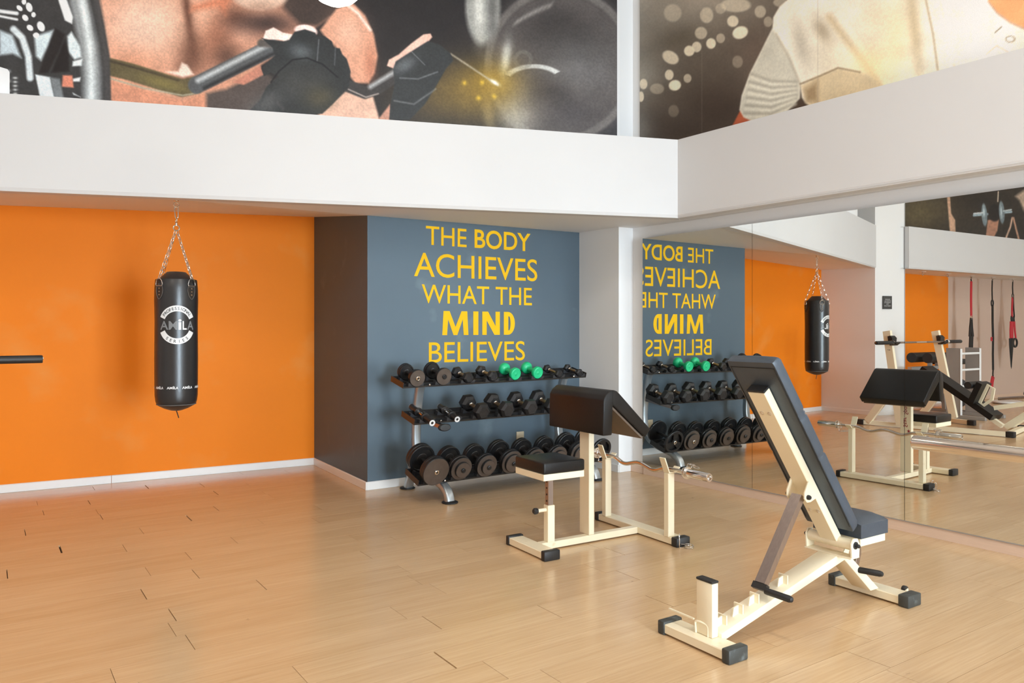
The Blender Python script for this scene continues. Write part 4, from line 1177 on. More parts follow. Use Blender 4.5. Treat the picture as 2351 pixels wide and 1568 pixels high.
# chrome barbell at the right edge, its end close to the camera, on a stand outside the frame
cb = thing('chrome_barbell', 'thick scratched chrome barbell end entering at the right edge', 'barbell', (2.742, 1.485, 0.894), 0)
B().lathe([(0, -0.43), (0.0250, -0.43), (0.0250, -0.004), (0.0235, 0.0), (0, 0.0)], 40, RotM('X', -90)).build('sleeve', 'wornchrome', cb)
B().tube([(0, -0.43, 0), (0, -1.75, 0)], 0.014, 14).build('shaft', 'wornchrome', cb)
B().lathe([(0, 0), (0.035, 0), (0.035, 0.03), (0, 0.03)], 24, Tr(0, -0.43, 0) @ RotM('X', 90)).build('collar', 'wornchrome', cb)
B().lathe([(0, 0), (0.025, 0), (0.025, 0.43), (0, 0.43)], 24, Tr(0, -1.75, 0) @ RotM('X', 90)).build('sleeve', 'wornchrome', cb)
sd = thing('barbell_stand', 'cream two post barbell stand beyond the right edge carrying the chrome barbell', 'rack', (2.742, 0.4, 0), 0)
for y in (0.50, -0.95):
    p = B().box(-0.03, 0.03, y - 0.03, y + 0.03, 0.05, 0.876, 0.003, 1).build('post', 'cream', sd)
    B().prism([(-0.045, 0.92), (-0.035, 0.876), (0.04, 0.876), (0.06, 0.93), (0.052, 0.93), (0.034, 0.882), (-0.03, 0.882), (-0.038, 0.92)], 'y', y - .02, y + .02, Mx=Tr(0, 0, -0.0035)).build('bar_hook', 'cream', p, smooth=False)
    B().box(-0.30, 0.30, y - 0.03, y + 0.03, 0.0, 0.05, 0.003, 1).build('foot', 'cream', sd)
B().box(-0.03, 0.03, -0.92, 0.47, 0.12, 0.17, 0.003, 1).build('cross_rail', 'cream', sd)

# silver back extension bench with black rollers
hx = thing('back_extension_bench', 'silver back extension bench with black rollers behind the bench press station', 'bench', (-2.25, 6.2, 0), 0)
B().bar([(-0.85, 0, 0.70), (0.65, 0, 0.70)], 0.06, 0.05, (0, 0, 1)).build('top_rail', 'steel', hx, smooth=False)
for x in (-0.30, 0.22):
    B().bar([(x - .06, 0, 0.03), (x + .03, 0, 0.68)], 0.07, 0.05, (0, 1, 0)).build('leg', 'steel', hx, smooth=False)
    B().box(x - .11, x - .03, -0.32, 0.32, 0, 0.05, .003, 1).build('foot', 'steel', hx)
for y, r in ((-0.14, 0.075), (0.10, 0.075)):
    rl = B().tube([(-0.22, y, 0.855), (0.42, y, 0.855)], r, 24).build('roller', 'rubber', hx)
    B().lathe([(0, 0), (r * .96, 0), (r * .96, 0.006), (0, 0.006)], 24, Tr(-0.221, y, 0.855) @ RotM('Y', -90)).build('end_disc', 'whitemetal', rl)
B().bar([(0.12, -0.02, 0.72), (0.12, -0.02, 0.79)], 0.05, 0.05, (1, 0, 0)).build('roller_post', 'steel', hx, smooth=False)
B().bar([(-0.10, -0.02, 0.72), (-0.10, -0.02, 0.79)], 0.05, 0.05, (1, 0, 0)).build('roller_post', 'steel', hx, smooth=False)
B().box(-0.86, -0.24, -0.15, 0.15, 0.735, 0.815, 0.02, 3).build('thigh_pad', 'vinyl', hx)

# grey ladder frame
lf = thing('ladder_frame', 'grey upright ladder frame with three white rungs, seen in the mirror behind the bench', 'rack', (-2.16, 5.62, 0), 0)
for x in (-0.285, 0.275):
    u = B().box(x - 0.02, x + 0.02, -0.01, 0.19, 0.05, 1.01, 0.004, 1).build('upright', 'grey', lf)
    B().box(x - 0.024, x + 0.024, -0.018, -0.0105, 0.05, 1.0, 0.001, 1).build('edge_strip', 'whitemetal', u)
    B().box(x - .03, x + .03, -0.35, 0.35, 0, 0.05, .004, 1).build('foot', 'grey', lf)
for z in (0.46, 0.695, 0.93):
    B().tube([(-0.263, 0.0, z), (0.253, 0.0, z)], 0.017, 14).build('rung', 'whitemetal', lf)
hd = B().tube([(0.253, 0.09, 0.82), (0.16, 0.09, 0.82)], 0.014, 12).build('peg', 'whitemetal', lf)

eb2 = tag(B().lathe([(0.25 * math.sin(math.pi * k / 24), -0.25 * math.cos(math.pi * k / 24)) for k in range(25)], 36, Tr(-3.35, 6.42, 0.25)).build('exercise_ball', 'ball'), 'charcoal exercise ball on the floor behind the ladder frame', 'ball')

# hooks and straps under the far soffit
HX = [(-2.72, 6.60), (-3.50, 6.60), (-4.29, 6.60), (-5.04, 6.60), (-5.82, 6.60)]
for i, (x, y) in enumerate(HX):
    t = thing('ceiling_hook', ['bare steel hook nearest the far pillar under the far soffit', 'bare steel hook second from the far pillar under the far soffit', 'steel hook holding the pink red strap', 'steel hook holding the long black strap', 'steel hook holding the red strap with handles'][i], 'hook', (x, y, 2.2), 0, 'hooks under the far soffit')
    B().lathe([(0, -0.006), (0.05, -0.006), (0.055, 0), (0, 0)], 18).build('hook_plate', 'whitemetal', t)
    B().tube(circle((0, 0, -0.032), 0.026, 16), 0.006, 8, True).build('eye', 'chrome', t)
def strap(name, label, i):
    x, y = HX[i]
    return thing(name, label, 'strap', (x, y, 0), 0, 'suspension straps')
def web(t, name, z0, z1, w, material, dx=0.0, dx1=None, th=0.012):
    dx1 = dx if dx1 is None else dx1
    return B().bar([(dx, 0, z0), ((dx + dx1) / 2, 0.004, (z0 + z1) / 2), (dx1, 0, z1)], w, th, (0, 1, 0)).build(name, material, t, smooth=False)
t = strap('suspension_strap', 'pink red suspension strap ending in a black harness behind the ladder frame', 2)
web(t, 'loop', 2.165, 2.10, 0.02, 'blackweb'); web(t, 'webbing', 2.10, 1.50, 0.055, 'red')
B().tube(circle((0, 0, 1.485), 0.03, 14), 0.007, 8, True).build('buckle', 'chrome', t)
web(t, 'harness', 1.47, 1.15, 0.07, 'blackweb', 0, -.05); web(t, 'harness', 1.47, 1.15, 0.07, 'blackweb', 0, .05)
web(t, 'strap_end', 1.16, 0.55, 0.13, 'blackweb', 0, 0.03)
web(t, 'tail', 0.56, 0.20, 0.05, 'blackweb', 0.03)
t = strap('suspension_strap', 'long black suspension strap with a red tip', 3)
web(t, 'loop', 2.165, 1.78, 0.025, 'blackweb')
B().tube(circle((0, 0, 1.74), 0.035, 14, (1, 0, 0), (0, 0, 1.6)), 0.012, 8, True).build('buckle', 'rubber', t)
web(t, 'webbing', 1.70, 1.10, 0.06, 'blackweb', -0.01, -0.03); web(t, 'webbing', 1.12, 0.56, 0.055, 'blackweb', -0.03)
web(t, 'red_label', 1.14, 1.07, 0.05, 'red', 0.02); web(t, 'foot_loop', 0.56, 0.42, 0.03, 'blackweb', -0.03)
web(t, 'red_tail', 0.44, 0.26, 0.10, 'red', -0.03, 0.03)
t = strap('suspension_strap', 'red suspension strap with black handles at the right edge', 4)
web(t, 'loop', 2.165, 1.92, 0.025, 'blackweb'); B().tube(circle((0, 0, 1.885), 0.03, 14, (1, 0, 0), (0, 0, 1.4)), 0.008, 8, True).build('carabiner', 'rubber', t)
web(t, 'webbing', 1.86, 1.50, 0.05, 'red', 0.01, 0.03); web(t, 'webbing', 1.86, 1.50, 0.03, 'blackweb', -0.02, -0.06)
web(t, 'buckle', 1.52, 1.42, 0.14, 'blackweb', 0.0); web(t, 'webbing', 1.42, 1.10, 0.13, 'red', 0.04, 0.05); web(t, 'webbing', 1.42, 1.10, 0.05, 'red', -0.06, -0.12)
B().tube(circle((-0.09, 0, 1.03), 0.075, 18), 0.018, 8, True).build('handle', 'rubber', t)
B().lathe([(0, 0), (0.02, 0.05), (0.075, 0.45), (0.08, 0.56), (0, 0.57)], 12, Tr(0.06, 0, 0.55), sy=0.3).build('black_tail', 'blackweb', t)
rp = tag(B().lathe([(0, 0), (0.20, 0), (0.24, 0.02), (0.24, 0.04), (0.20, 0.05), (0, 0.05)], 28, Tr(-4.9, 6.3, 0)).build('balance_disc', 'whitemetal'), 'white round balance disc on the floor under the long black strap', 'disc')
# ------------------------------------------------------------------ large printed posters above the ledges (flat prints, painted on a fine grid)
def srgb(c):
    c = np.clip(np.asarray(c, float) / 255.0, 0, 1)
    return np.where(c <= 0.04045, c / 12.92, ((c + 0.055) / 1.055) ** 2.4)
_rs = np.random.RandomState(5)
_tab = _rs.rand(256, 256)
def vnoise(x, y):
    xi, yi = np.floor(x).astype(int), np.floor(y).astype(int)
    fx, fy = x - xi, y - yi
    fx, fy = fx * fx * (3 - 2 * fx), fy * fy * (3 - 2 * fy)
    g = lambda a, b: _tab[a % 256, b % 256]
    return (g(xi, yi) * (1 - fx) + g(xi + 1, yi) * fx) * (1 - fy) + (g(xi, yi + 1) * (1 - fx) + g(xi + 1, yi + 1) * fx) * fy
class Paint:
    def __init__(s, x, y, bg):
        s.x, s.y = x, y
        s.c = np.empty((len(x), 3)); s.c[:] = bg
    def put(s, a, col):
        a = np.clip(a, 0, 1)[:, None]
        s.c = s.c * (1 - a) + np.asarray(col, float) * a
    def edge(s, pts):
        """signed distance to a polygon, positive inside"""
        x, y = s.x, s.y
        d = np.full(len(x), 1e9); ins = np.zeros(len(x), bool)
        n = len(pts)
        for i in range(n):
            (x0, y0), (x1, y1) = pts[i], pts[(i + 1) % n]
            dx, dy = x1 - x0, y1 - y0
            t = np.clip(((x - x0) * dx + (y - y0) * dy) / (dx * dx + dy * dy + 1e-9), 0, 1)
            d = np.minimum(d, np.hypot(x - x0 - t * dx, y - y0 - t * dy))
            cr = ((y0 > y) != (y1 > y))
            xx = x0 + (y - y0) / (dy if abs(dy) > 1e-9 else 1e-9) * dx
            ins ^= cr & (x < xx)
        return np.where(ins, d, -d)
    def poly(s, pts, col, soft=2.0, a=1.0):
        s.put(a * (0.5 + s.edge(pts) / (2 * soft)), col)
    def line(s, pts, w, col, soft=2.0, a=1.0):
        d = np.full(len(s.x), 1e9)
        for (x0, y0), (x1, y1) in zip(pts, pts[1:]):
            dx, dy = x1 - x0, y1 - y0
            t = np.clip(((s.x - x0) * dx + (s.y - y0) * dy) / (dx * dx + dy * dy + 1e-9), 0, 1)
            d = np.minimum(d, np.hypot(s.x - x0 - t * dx, s.y - y0 - t * dy))
        s.put(a * (0.5 + (w / 2 - d) / (2 * soft)), col)
    def blob(s, cx, cy, rx, ry, col, a=1.0, rot=0.0, hard=False):
        ca, sa = math.cos(R(rot)), math.sin(R(rot))
        u = ((s.x - cx) * ca + (s.y - cy) * sa) / rx
        v = (-(s.x - cx) * sa + (s.y - cy) * ca) / ry
        q = np.hypot(u, v)
        s.put(a * (np.clip((1.12 - q) / 0.24, 0, 1) if hard else np.exp(-q * q * 1.2)), col)
    def ring(s, cx, cy, rx, ry, w, col, a=1.0, a0=-180, a1=180, soft=0.4):
        u, v = (s.x - cx) / rx, (s.y - cy) / ry
        q = np.hypot(u, v)
        an = np.degrees(np.arctan2(v, u))
        k = np.clip((w / 2 - np.abs(q - 1)) / (w * soft) + 0.5, 0, 1) * (an > a0) * (an < a1)
        s.put(a * k, col)
    def grain(s, amp, fx, fy, seed=0):
        n = vnoise(s.x / fx + seed, s.y / fy + seed * 3) - 0.5
        s.c *= (1 + amp * 2 * n)[:, None]

def paint_lifter(x, y):
    p = Paint(x, y, (44, 41, 41))
    p.blob(1000, 60, 200, 120, (38, 35, 36))
    p.blob(1390, 190, 120, 120, (92, 92, 97), .8)
    # blurred far weight
    p.blob(1285, 150, 170, 175, (88, 82, 80), 1, 0, True)
    p.ring(1285, 150, 165, 170, .10, (120, 114, 110), .8)
    p.blob(1275, 68, 100, 62, (52, 48, 47), .95)
    p.blob(1330, 115, 110, 60, (66, 63, 62), .7)
    p.blob(1330, 165, 90, 60, (112, 110, 110), .7)
    p.blob(1160, 140, 12, 46, (215, 218, 214), .95, 8)
    p.ring(1225, 195, 70, 42, .22, (208, 210, 208), .9, -150, -40)
    p.ring(1200, 138, 18, 18, .5, (120, 117, 114), .4)
    p.blob(1262, 210, 60, 30, (60, 55, 54), .8, 20)
    p.blob(1310, 260, 70, 40, (70, 66, 68), .7)
    for k in range(8):
        p.blob(1185 + 11 * k, 52 - 7.2 * k + 0.25 * k * k, 4, 12, (170, 165, 160), .55, 40)
    p.blob(1180, 265, 45, 60, (185, 180, 170), .8, -20)
    p.blob(1120, 255, 14, 60, (150, 135, 105), .8, -8)
    p.blob(1108, 15, 40, 88, (150, 150, 145), .95, 0, True)
    p.blob(1100, 20, 14, 80, (215, 214, 206), .8)
    p.blob(1130, 30, 12, 80, (88, 86, 84), .7)
    # golden haze
    p.blob(1060, 215, 130, 75, (120, 98, 52), .85)
    p.blob(1130, 190, 70, 55, (168, 132, 40), .65)
    for cx, cy in ((1066, 191), (1106, 190), (1134, 222), (1098, 226)):
        p.blob(cx, cy, 6, 6, (225, 185, 60), .7)
    p.line([(1035, 125), (1142, 196)], 4, (170, 160, 140), 2, .8)
    p.blob(1135, 190, 12, 5, (240, 240, 232), .9, 30)
    # body
    skin = (205, 148, 122)
    p.poly([(150, -200), (700, -200), (760, 40), (660, 110), (600, 150), (585, 175), (478, 250), (230, 260), (200, 40)], skin, 3)
    p.blob(345, 55, 105, 90, (238, 205, 184), .85)
    p.blob(300, 150, 70, 40, (200, 138, 108), .7)
    p.blob(440, 130, 36, 70, (96, 66, 54), .85, 15)
    p.blob(432, 30, 12, 90, (80, 50, 40), .85, -8)
    p.blob(470, 40, 26, 50, (236, 190, 165), .8, -10)
    p.blob(505, 90, 46, 60, (170, 112, 88), .8)
    p.blob(520, 130, 40, 40, (84, 62, 54), .8)
    p.blob(545, 45, 34, 34, (92, 58, 46), .8)
    p.blob(562, 80, 40, 30, (228, 172, 146), .9, 20)
    p.poly([(435, 30), (440, 12), (540, -20), (520, 40), (500, 20)], (205, 130, 100), 6, .7)
    p.blob(610, 55, 90, 34, (64, 50, 47), .95)
    p.blob(640, 100, 40, 20, (190, 130, 108), .5)
    p.poly([(640, -200), (800, -200), (790, 20), (730, 62), (690, 60), (650, 20)], (62, 52, 48), 8)
    p.blob(598, -12, 64, 36, (216, 186, 166), .95, 0, True)
    p.blob(598, 18, 50, 14, (150, 116, 98), .7)
    # shoulder and arm on the right
    p.poly([(735, 70), (772, 22), (808, 6), (838, 36), (858, 80), (867, 130), (860, 168), (846, 192), (815, 192), (800, 172), (790, 140), (770, 108), (745, 84)], (206, 150, 124), 3)
    p.blob(800, 75, 40, 45, (226, 178, 154), .8)
    p.blob(850, 150, 16, 45, (168, 104, 80), .6)
    p.line([(795, 10), (822, 32), (850, 70)], 6, (244, 226, 214), 3, .9)
    p.poly([(728, 266), (780, 222), (800, 205), (856, 222), (872, 278), (800, 290)], (222, 178, 156), 3)
    p.poly([(868, 275), (895, 240), (900, 275), (880, 285)], (190, 140, 120), 2)
    p.poly([(250, 185), (420, 232), (472, 215), (476, 260), (250, 260)], (204, 140, 112), 3)
    p.poly([(410, 165), (418, 145), (430, 150), (445, 172), (420, 178), (380, 165)], (240, 214, 198), 3)
    p.poly([(474, 215), (520, 205), (605, 165), (640, 190), (640, 260), (474, 262)], (82, 72, 68), 5)
    p.poly([(535, 190), (598, 152), (606, 172), (560, 196)], (188, 126, 106), 2)
    # bar
    p.line([(235, 150), (300, 166), (418, 203), (452, 196)], 40, (92, 82, 58), 2)
    p.line([(250, 140), (330, 162), (410, 186)], 5, (60, 52, 42), 2, .8)
    p.blob(375, 192, 60, 14, (128, 116, 66), .7, 16)
    p.line([(250, 180), (330, 203), (420, 220), (455, 214)], 4, (165, 158, 136), 1.5, .8)
    p.line([(452, 196), (625, 110)], 40, (84, 86, 88), 2)
    p.line([(455, 186), (618, 102)], 12, (178, 182, 184), 4, .9)
    p.line([(470, 203), (632, 122)], 8, (38, 38, 40), 4, .9)
    p.line([(600, 100), (665, 105)], 18, (90, 84, 80), 3)
    p.line([(798, 198), (838, 214), (866, 204), (915, 172)], 28, (60, 57, 56), 2)
    p.line([(850, 200), (912, 162)], 10, (168, 168, 168), 4, .9)
    p.line([(800, 206), (840, 224), (868, 216)], 3, (190, 175, 165), 1.5, .8)
    # near glove
    p.poly([(603, 92), (610, 72), (628, 64), (650, 76), (672, 80), (664, 98), (640, 92)], (244, 216, 206), 1.5)
    p.blob(702, 72, 26, 14, (246, 214, 206), 1, 8, True)
    gl = [(600, 88), (616, 92), (650, 96), (664, 92), (676, 74), (700, 68), (724, 76), (727, 84), (745, 84), (762, 96), (766, 110), (780, 112), (786, 126), (796, 136), (805, 165), (801, 200), (764, 240), (740, 262), (560, 268), (596, 232), (612, 200), (640, 176), (622, 168), (606, 176), (600, 158), (632, 128), (625, 110)]
    p.poly(gl, (47, 49, 50), 1.5)
    p.blob(690, 120, 30, 18, (98, 104, 108), .8, 20)
    p.blob(690, 190, 70, 45, (66, 66, 64), .7, -10)
    p.blob(735, 225, 40, 30, (88, 80, 58), .6)
    p.line([(622, 190), (640, 165), (672, 138), (705, 134), (740, 148), (775, 178)], 3, (26, 27, 29), 1.5, .9)
    p.line([(732, 92), (728, 140)], 2.5, (120, 124, 128), 1.2, .6)
    p.line([(770, 112), (768, 150)], 2.5, (110, 112, 116), 1.2, .5)
    p.blob(610, 240, 50, 26, (92, 92, 92), .7, -25)
    p.line([(622, 220), (650, 250)], 8, (70, 70, 70), 2, .8)
    # far glove
    p.poly([(888, 152), (893, 138), (915, 126), (945, 100), (972, 80), (988, 78), (992, 86), (980, 100), (940, 130), (908, 160)], (236, 186, 168), 1.5)
    p.poly([(902, 160), (908, 142), (945, 118), (982, 95), (1010, 104), (1034, 124), (1040, 140), (1024, 158), (1000, 200), (975, 240), (940, 276), (893, 276), (896, 240), (906, 190)], (50, 52, 53), 1.5)
    p.blob(930, 150, 30, 16, (112, 116, 120), .75, -30)
    p.line([(918, 180), (960, 182), (1004, 166)], 3, (120, 124, 126), 1.5, .7)
    p.line([(905, 232), (950, 240), (1000, 205)], 3, (140, 142, 142), 2, .6)
    p.line([(945, 120), (975, 150)], 2, (150, 154, 158), 1.2, .5)
    # near iron weight at the left
    p.poly([(-700, -300), (205, -300), (222, -20), (240, 60), (252, 130), (256, 260), (-700, 260)], (58, 57, 57), 2)
    p.line([(168, -60), (190, 40), (205, 110), (212, 180), (212, 250)], 42, (142, 145, 146), 7)
    p.line([(176, -60), (196, 40), (207, 110), (211, 180), (211, 250)], 16, (214, 220, 220), 6, .95)
    p.line([(212, -60), (230, 40), (244, 130), (248, 250)], 14, (70, 68, 68), 5, .95)
    p.poly([(133, -5), (152, -5), (168, 40), (166, 56), (150, 48)], (235, 238, 238), 2)
    p.poly([(156, 84), (165, 74), (185, 108), (188, 132), (172, 138), (158, 120)], (212, 222, 224), 3)
    p.poly([(168, 142), (190, 136), (188, 152), (167, 153)], (222, 228, 228), 2)
    p.poly([(168, 182), (186, 178), (184, 188), (168, 188)], (228, 232, 232), 2)
    p.poly([(168, 214), (186, 224), (182, 222), (170, 218)], (225, 230, 230), 2)
    p.poly([(145, 174), (167, 174), (170, 202), (143, 200)], (206, 128, 104), 2)
    p.poly([(82, 172), (116, 178), (127, 230), (94, 230)], (222, 228, 230), 2)
    p.poly([(116, 178), (138, 182), (148, 230), (127, 230)], (120, 124, 126), 3)
    p.line([(32, 68), (52, 88), (66, 130), (70, 180)], 15, (208, 216, 219), 3)
    p.poly([(0, 70), (30, 82), (44, 120), (50, 134), (30, 124), (0, 128)], (188, 200, 206), 4)
    p.poly([(80, 85), (124, 70), (112, 105), (95, 140), (84, 130)], (200, 212, 216), 4)
    p.poly([(128, 66), (150, 80), (140, 110), (112, 168), (90, 170), (100, 140)], (38, 34, 34), 3)
    p.poly([(150, 90), (158, 120), (160, 165), (118, 168)], (34, 30, 30), 3)
    for (cx, cy, rx, ry, ro) in ((46, 20, 8, 5, 40), (68, 18, 7, 11, -20), (59, 42, 8, 6, 50), (78, 35, 5, 6, 0), (70, 65, 8, 6, 40), (95, 62, 8, 12, -25), (84, 82, 7, 6, 0), (56, 5, 5, 7, 0)):
        p.blob(cx, cy, rx, ry, (244, 246, 246), 1, ro, True)
    p.line([(-20, 24), (40, 32)], 8, (226, 230, 232), 2); p.line([(-20, 34), (40, 46)], 5, (235, 238, 240), 2)
    for k in range(5):
        p.blob(36, 180 + 9 * k, 6, 3, (208, 208, 206), .9)
    for k in range(3):
        p.blob(20, 165 + 22 * k, 6, 4, (200, 200, 198), .8)
    p.grain(.07, 3.0, 3.0); p.grain(.05, 26, 22, 9)
    return srgb(p.c)

def paint_shirt(x, y):
    p = Paint(x, y, (86, 77, 68))
    p.blob(1480, 20, 200, 120, (132, 126, 116), .9)
    p.blob(1600, 0, 160, 60, (168, 158, 144), .7)
    p.blob(1560, 90, 60, 26, (92, 84, 72), .8, -20)
    p.blob(1475, 170, 60, 60, (150, 146, 136), .7)
    p.blob(1660, 250, 110, 70, (58, 48, 42), .9)
    p.blob(1740, 120, 60, 60, (98, 84, 74), .8)
    p.blob(1560, 300, 100, 40, (62, 52, 46), .8)
    p.blob(1470, 300, 30, 50, (112, 110, 104), .7)
    for cx, cy, rx, ry, a, ro in ((1700, 75, 18, 14, 1, -20), (1683, 49, 13, 13, .85, 0), (1633, 100, 11, 12, .95, 0), (1655, 88, 10, 11, .5, 0), (1583, 117, 12, 12, .95, -10), (1600, 108, 11, 12, .85, 0), (1540, 132, 20, 14, .85, 30), (1537, 172, 10, 12, .85, 0),
                              (1550, 196, 14, 12, 1, -10), (1579, 180, 9, 10, .6, 0), (1478, 193, 9, 12, .8, 0), (1509, 204, 16, 12, .4, 0), (1610, 76, 14, 14, .6, 0), (1623, 35, 15, 18, .6, 0), (1690, 12, 34, 16, .6, 0), (1746, 27, 13, 14, .5, 0), (1764, 50, 10, 12, .4, 0), (1472, 222, 7, 12, .85, 0), (1545, 30, 20, 20, .45, 0), (1694, 142, 12, 14, .3, 0), (1547, 255, 12, 14, .22, 0), (1792, 6, 16, 10, .4, 0), (1655, 20, 12, 12, .4, 0)):
        p.blob(cx, cy, rx, ry, (226, 214, 190), a * .95, ro, True)
    # arm, dark below the sleeve, shirt
    p.poly([(1680, 292), (1702, 250), (1730, 276), (1700, 300)], (170, 86, 58), 2)
    p.poly([(1800, 270), (1838, 226), (1880, 240), (1900, 260), (1800, 275)], (70, 56, 46), 4)
    sh = [(1812, -40), (1808, 0), (1790, 16), (1776, 40), (1774, 66), (1752, 110), (1722, 170), (1704, 220), (1699, 252), (1708, 268), (1729, 279), (1800, 262), (1836, 226), (1838, 196), (1842, 224), (1850, 236), (1990, 330), (2600, 330), (2600, -40)]
    p.poly(sh, (226, 218, 202), 2)
    p.poly([(1774, 66), (1752, 110), (1722, 170), (1704, 220), (1699, 252), (1708, 268), (1729, 279), (1800, 262), (1836, 226), (1838, 192), (1812, 120)], (190, 186, 172), 3, .9)
    for k in range(6):
        p.line([(1725 - 3 * k, 170 + 18 * k), (1770, 186 + 15 * k), (1828, 188 + 10 * k)], 5, (136, 130, 116), 4, .6)
        p.line([(1727 - 3 * k, 178 + 18 * k), (1772, 194 + 15 * k), (1826, 195 + 9 * k)], 4, (224, 220, 206), 4, .6)
    p.blob(1840, 100, 20, 70, (176, 168, 152), .7, -14)
    p.line([(1782, 78), (1815, 140), (1836, 190)], 4, (170, 160, 142), 3, .7)
    p.blob(1900, 140, 40, 70, (205, 194, 172), .7)
    p.blob(1888, 70, 18, 34, (150, 136, 112), .75, -30)
    p.line([(1905, 40), (1950, 100), (2000, 165), (2025, 200)], 14, (182, 160, 120), 8, .7)
    p.line([(1925, 30), (1970, 95), (2020, 170), (2046, 205)], 10, (240, 230, 208), 6, .7)
    p.blob(2000, 150, 60, 60, (222, 200, 152), .75)
    p.blob(2060, 90, 40, 110, (226, 206, 164), .65)
    p.blob(2010, 40, 50, 50, (196, 182, 152), .5)
    p.poly([(1838, 196), (1870, 178), (1925, 156), (1990, 170), (2030, 200), (1990, 330), (1850, 236)], (196, 178, 146), 4, .8)
    p.line([(1838, 193), (1880, 176), (1925, 156), (1975, 166)], 3.5, (120, 100, 74), 2, .8)
    p.poly([(1846, 205), (1880, 182), (1880, 236), (1850, 234)], (150, 128, 98), 5, .7)
    p.blob(2100, 60, 16, 140, (176, 158, 124), .7, -6)
    for x0, x1, a in ((2124, 2154, .8), (2156, 2194, .8), (2185, 2330, .35)):
        p.line([(x0, -10), ((x0 + x1) / 2 + 4, 80), (x1, 165)], 3.5, (150, 132, 104), 2.5, a)
    p.poly([(2140, -20), (2300, -20), (2340, 120), (2170, 170)], (232, 226, 214), 10, .6)
    p.line([(2285, 75), (2300, 62)], 2.5, (120, 104, 84), 1, .8); p.ring(2320, 90, 10, 7, .4, (150, 136, 116), .7)
    p.line([(2290, 106), (2315, 120)], 2, (180, 160, 132), 1, .6); p.line([(2266, 124), (2290, 104)], 2, (190, 172, 144), 1, .6)
    p.poly([(2262, -40), (2270, 2), (2290, 28), (2320, 50), (2360, 68), (2600, 120), (2600, -40)], (222, 158, 110), 2)
    p.line([(2270, 4), (2290, 30), (2320, 52), (2360, 70)], 3, (160, 100, 66), 2, .7)
    for xx in (1612, 1878, 2230):
        p.line([(xx, -100), (xx, 400)], 1.2, (140, 132, 120), 1, .35)
    p.grain(.035, 3.0, 3.0); p.grain(.04, 40, 30, 4)
    return srgb(p.c)

def paint_dumbbell(x, y):
    p = Paint(x, y, (58, 50, 42))
    p.blob(2110, 490, 60, 40, (98, 86, 58), .8)
    p.blob(2150, 470, 50, 30, (84, 74, 54), .6)
    p.blob(2250, 460, 60, 26, (44, 38, 34), .8)
    p.blob(2340, 520, 60, 50, (46, 38, 32), .8)
    p.poly([(2174, 450), (2181, 450), (2184, 490), (2193, 505), (2194, 535), (2181, 535), (2178, 500)], (200, 160, 132), 1.5)
    p.line([(2292, 440), (2291, 462)], 2.5, (220, 200, 180), 1)
    p.poly([(2268, 505), (2294, 500), (2290, 530), (2280, 548), (2263, 545)], (176, 128, 104), 1.5)
    p.line([(2324, 500), (2320, 520), (2309, 548)], 4, (210, 172, 148), 1.5)
    p.line([(2327, 500), (2333, 525), (2340, 552)], 4, (196, 150, 124), 1.5)
    p.poly([(2330, 450), (2351, 435), (2500, 440), (2500, 520), (2351, 485), (2340, 460)], (196, 172, 152), 3, .8)
    p.line([(2236, 494), (2322, 486)], 5, (160, 180, 190), 1.2)
    p.blob(2284, 488, 15, 20, (38, 32, 30), 1, 0, True)
    for cx in (2260, 2300):
        p.blob(cx, 493 if cx < 2280 else 487, 6.5, 26, (120, 134, 140), 1, -4, True)
        p.blob(cx - 1, 486, 2.5, 14, (214, 228, 234), .9, -4)
    p.line([(2236, 490), (2256, 488)], 3, (226, 236, 240), 1); p.line([(2304, 484), (2322, 481)], 3, (210, 222, 228), 1)
    p.grain(.10, 4, 4)
    return srgb(p.c)

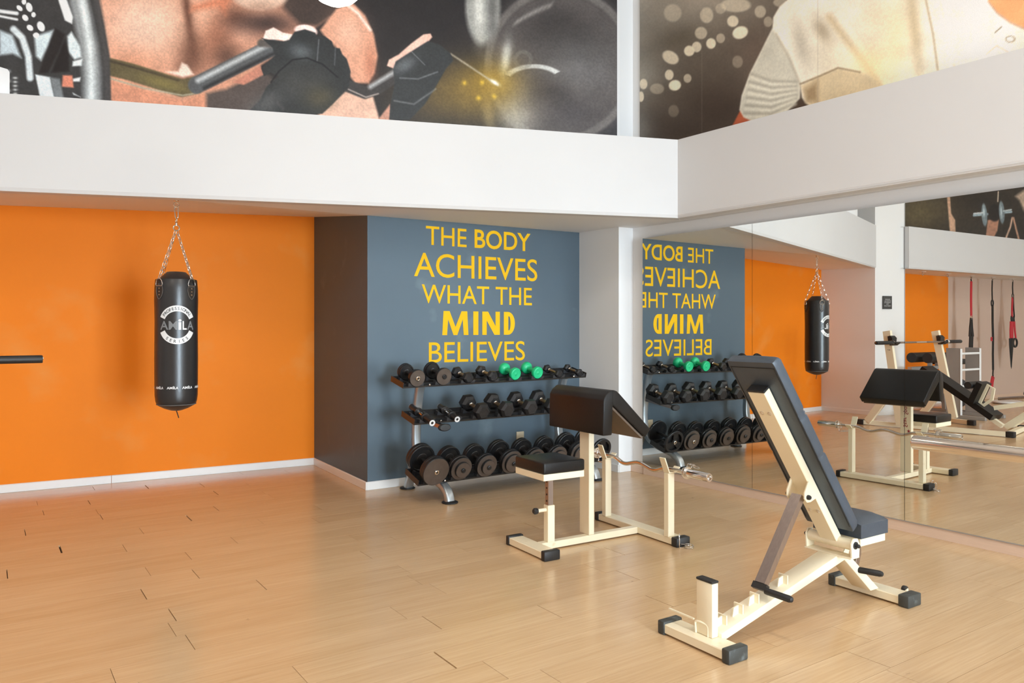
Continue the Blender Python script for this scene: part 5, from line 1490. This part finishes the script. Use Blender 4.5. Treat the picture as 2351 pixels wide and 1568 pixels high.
def poster(name, label, A, d, nrm, s0, s1, z0, z1, nu, nv, Hm, fn, frame, gain):
    Hm = np.array(Hm)
    u = np.linspace(s0, s1, nu); v = np.linspace(z0, z1, nv)
    S, Z = np.meshgrid(u, v)
    S, Z = S.ravel(), Z.ravel()
    q = Hm @ np.vstack([S, Z, np.ones_like(S)])
    rgb = np.clip(fn(q[0] / q[2], q[1] / q[2]) * gain, 0, 0.95)
    P = np.stack([A[0] + d[0] * S + nrm[0] * .004, A[1] + d[1] * S + nrm[1] * .004, Z], 1)
    idx = np.arange(nu * nv).reshape(nv, nu)
    F = np.stack([idx[:-1, :-1], idx[:-1, 1:], idx[1:, 1:], idx[1:, :-1]], -1).reshape(-1, 4)
    me = bpy.data.meshes.new(name)
    me.from_pydata(P.tolist(), [], F.tolist())
    at = me.color_attributes.new('print', 'FLOAT_COLOR', 'POINT')
    at.data.foreach_set('color', np.concatenate([rgb, np.ones((len(rgb), 1))], 1).astype(np.float32).ravel())
    me.materials.append(M['poster'])
    o = bpy.data.objects.new(name, me)
    COL.objects.link(o)
    tag(o, label, 'poster', 'posters above the beams')
    # backing board gives the print its thickness
    b = B()
    t0, t1 = 0.0, 0.0035
    t = bmesh.new()
    c = []
    for k in (t0, t1):
        for s_, z_ in ((s0 - .0, z0), (s1, z0), (s1, z1), (s0 - .0, z1)):
            c.append(t.verts.new((A[0] + d[0] * s_ + nrm[0] * k, A[1] + d[1] * s_ + nrm[1] * k, z_)))
    for f in ((0, 1, 2, 3), (4, 5, 6, 7), (0, 1, 5, 4), (1, 2, 6, 5), (2, 3, 7, 6), (3, 0, 4, 7)):
        t.faces.new([c[i] for i in f])
    bmesh.ops.recalc_face_normals(t, faces=t.faces[:])
    b._merge(t)
    b.build('backing', frame, o, smooth=False)
    return o
n1 = (-0.328031, -0.944667)
poster('wall_poster', 'huge dark poster of a man in black gloves gripping a bent barbell', (4.75 + n1[0] * .006, 5.26 + n1[1] * .006), (-0.944667, 0.328031), n1, 0.02, 6.30, 2.80, 4.48, 1250, 330,
       [[-2034.868423, 0, 9974.890799], [-196.648959, -1790, 7614.432271], [-0.261154, 0, 7.021822]], paint_lifter, 'beige', 1.3)
poster('wall_poster', 'huge poster of a torso in a cream shirt before blurred lights, on the right wall', (4.916, 5.16), (0, -1), (-1, 0), 0.0, 4.6, 2.70, 4.48, 700, 270,
       [[37.179791, 0, 10331.89832], [-622.141836, -1790, 7622.211651], [-0.826218, 0, 7.032154]], paint_shirt, 'whitemetal', 1.45)
poster('wall_poster', 'brown poster with a chrome dumbbell between bare legs, seen in the mirror', (-1.745, 6.966), (-1, 0), (0, -1), 0.0, 6.6, 2.80, 4.48, 420, 110,
       [[2141.148737, 0, 24257.753489], [424.203414, -1790, 11508.014845], [0.563351, 0, 12.192583]], paint_dumbbell, 'yellow', 1.3)
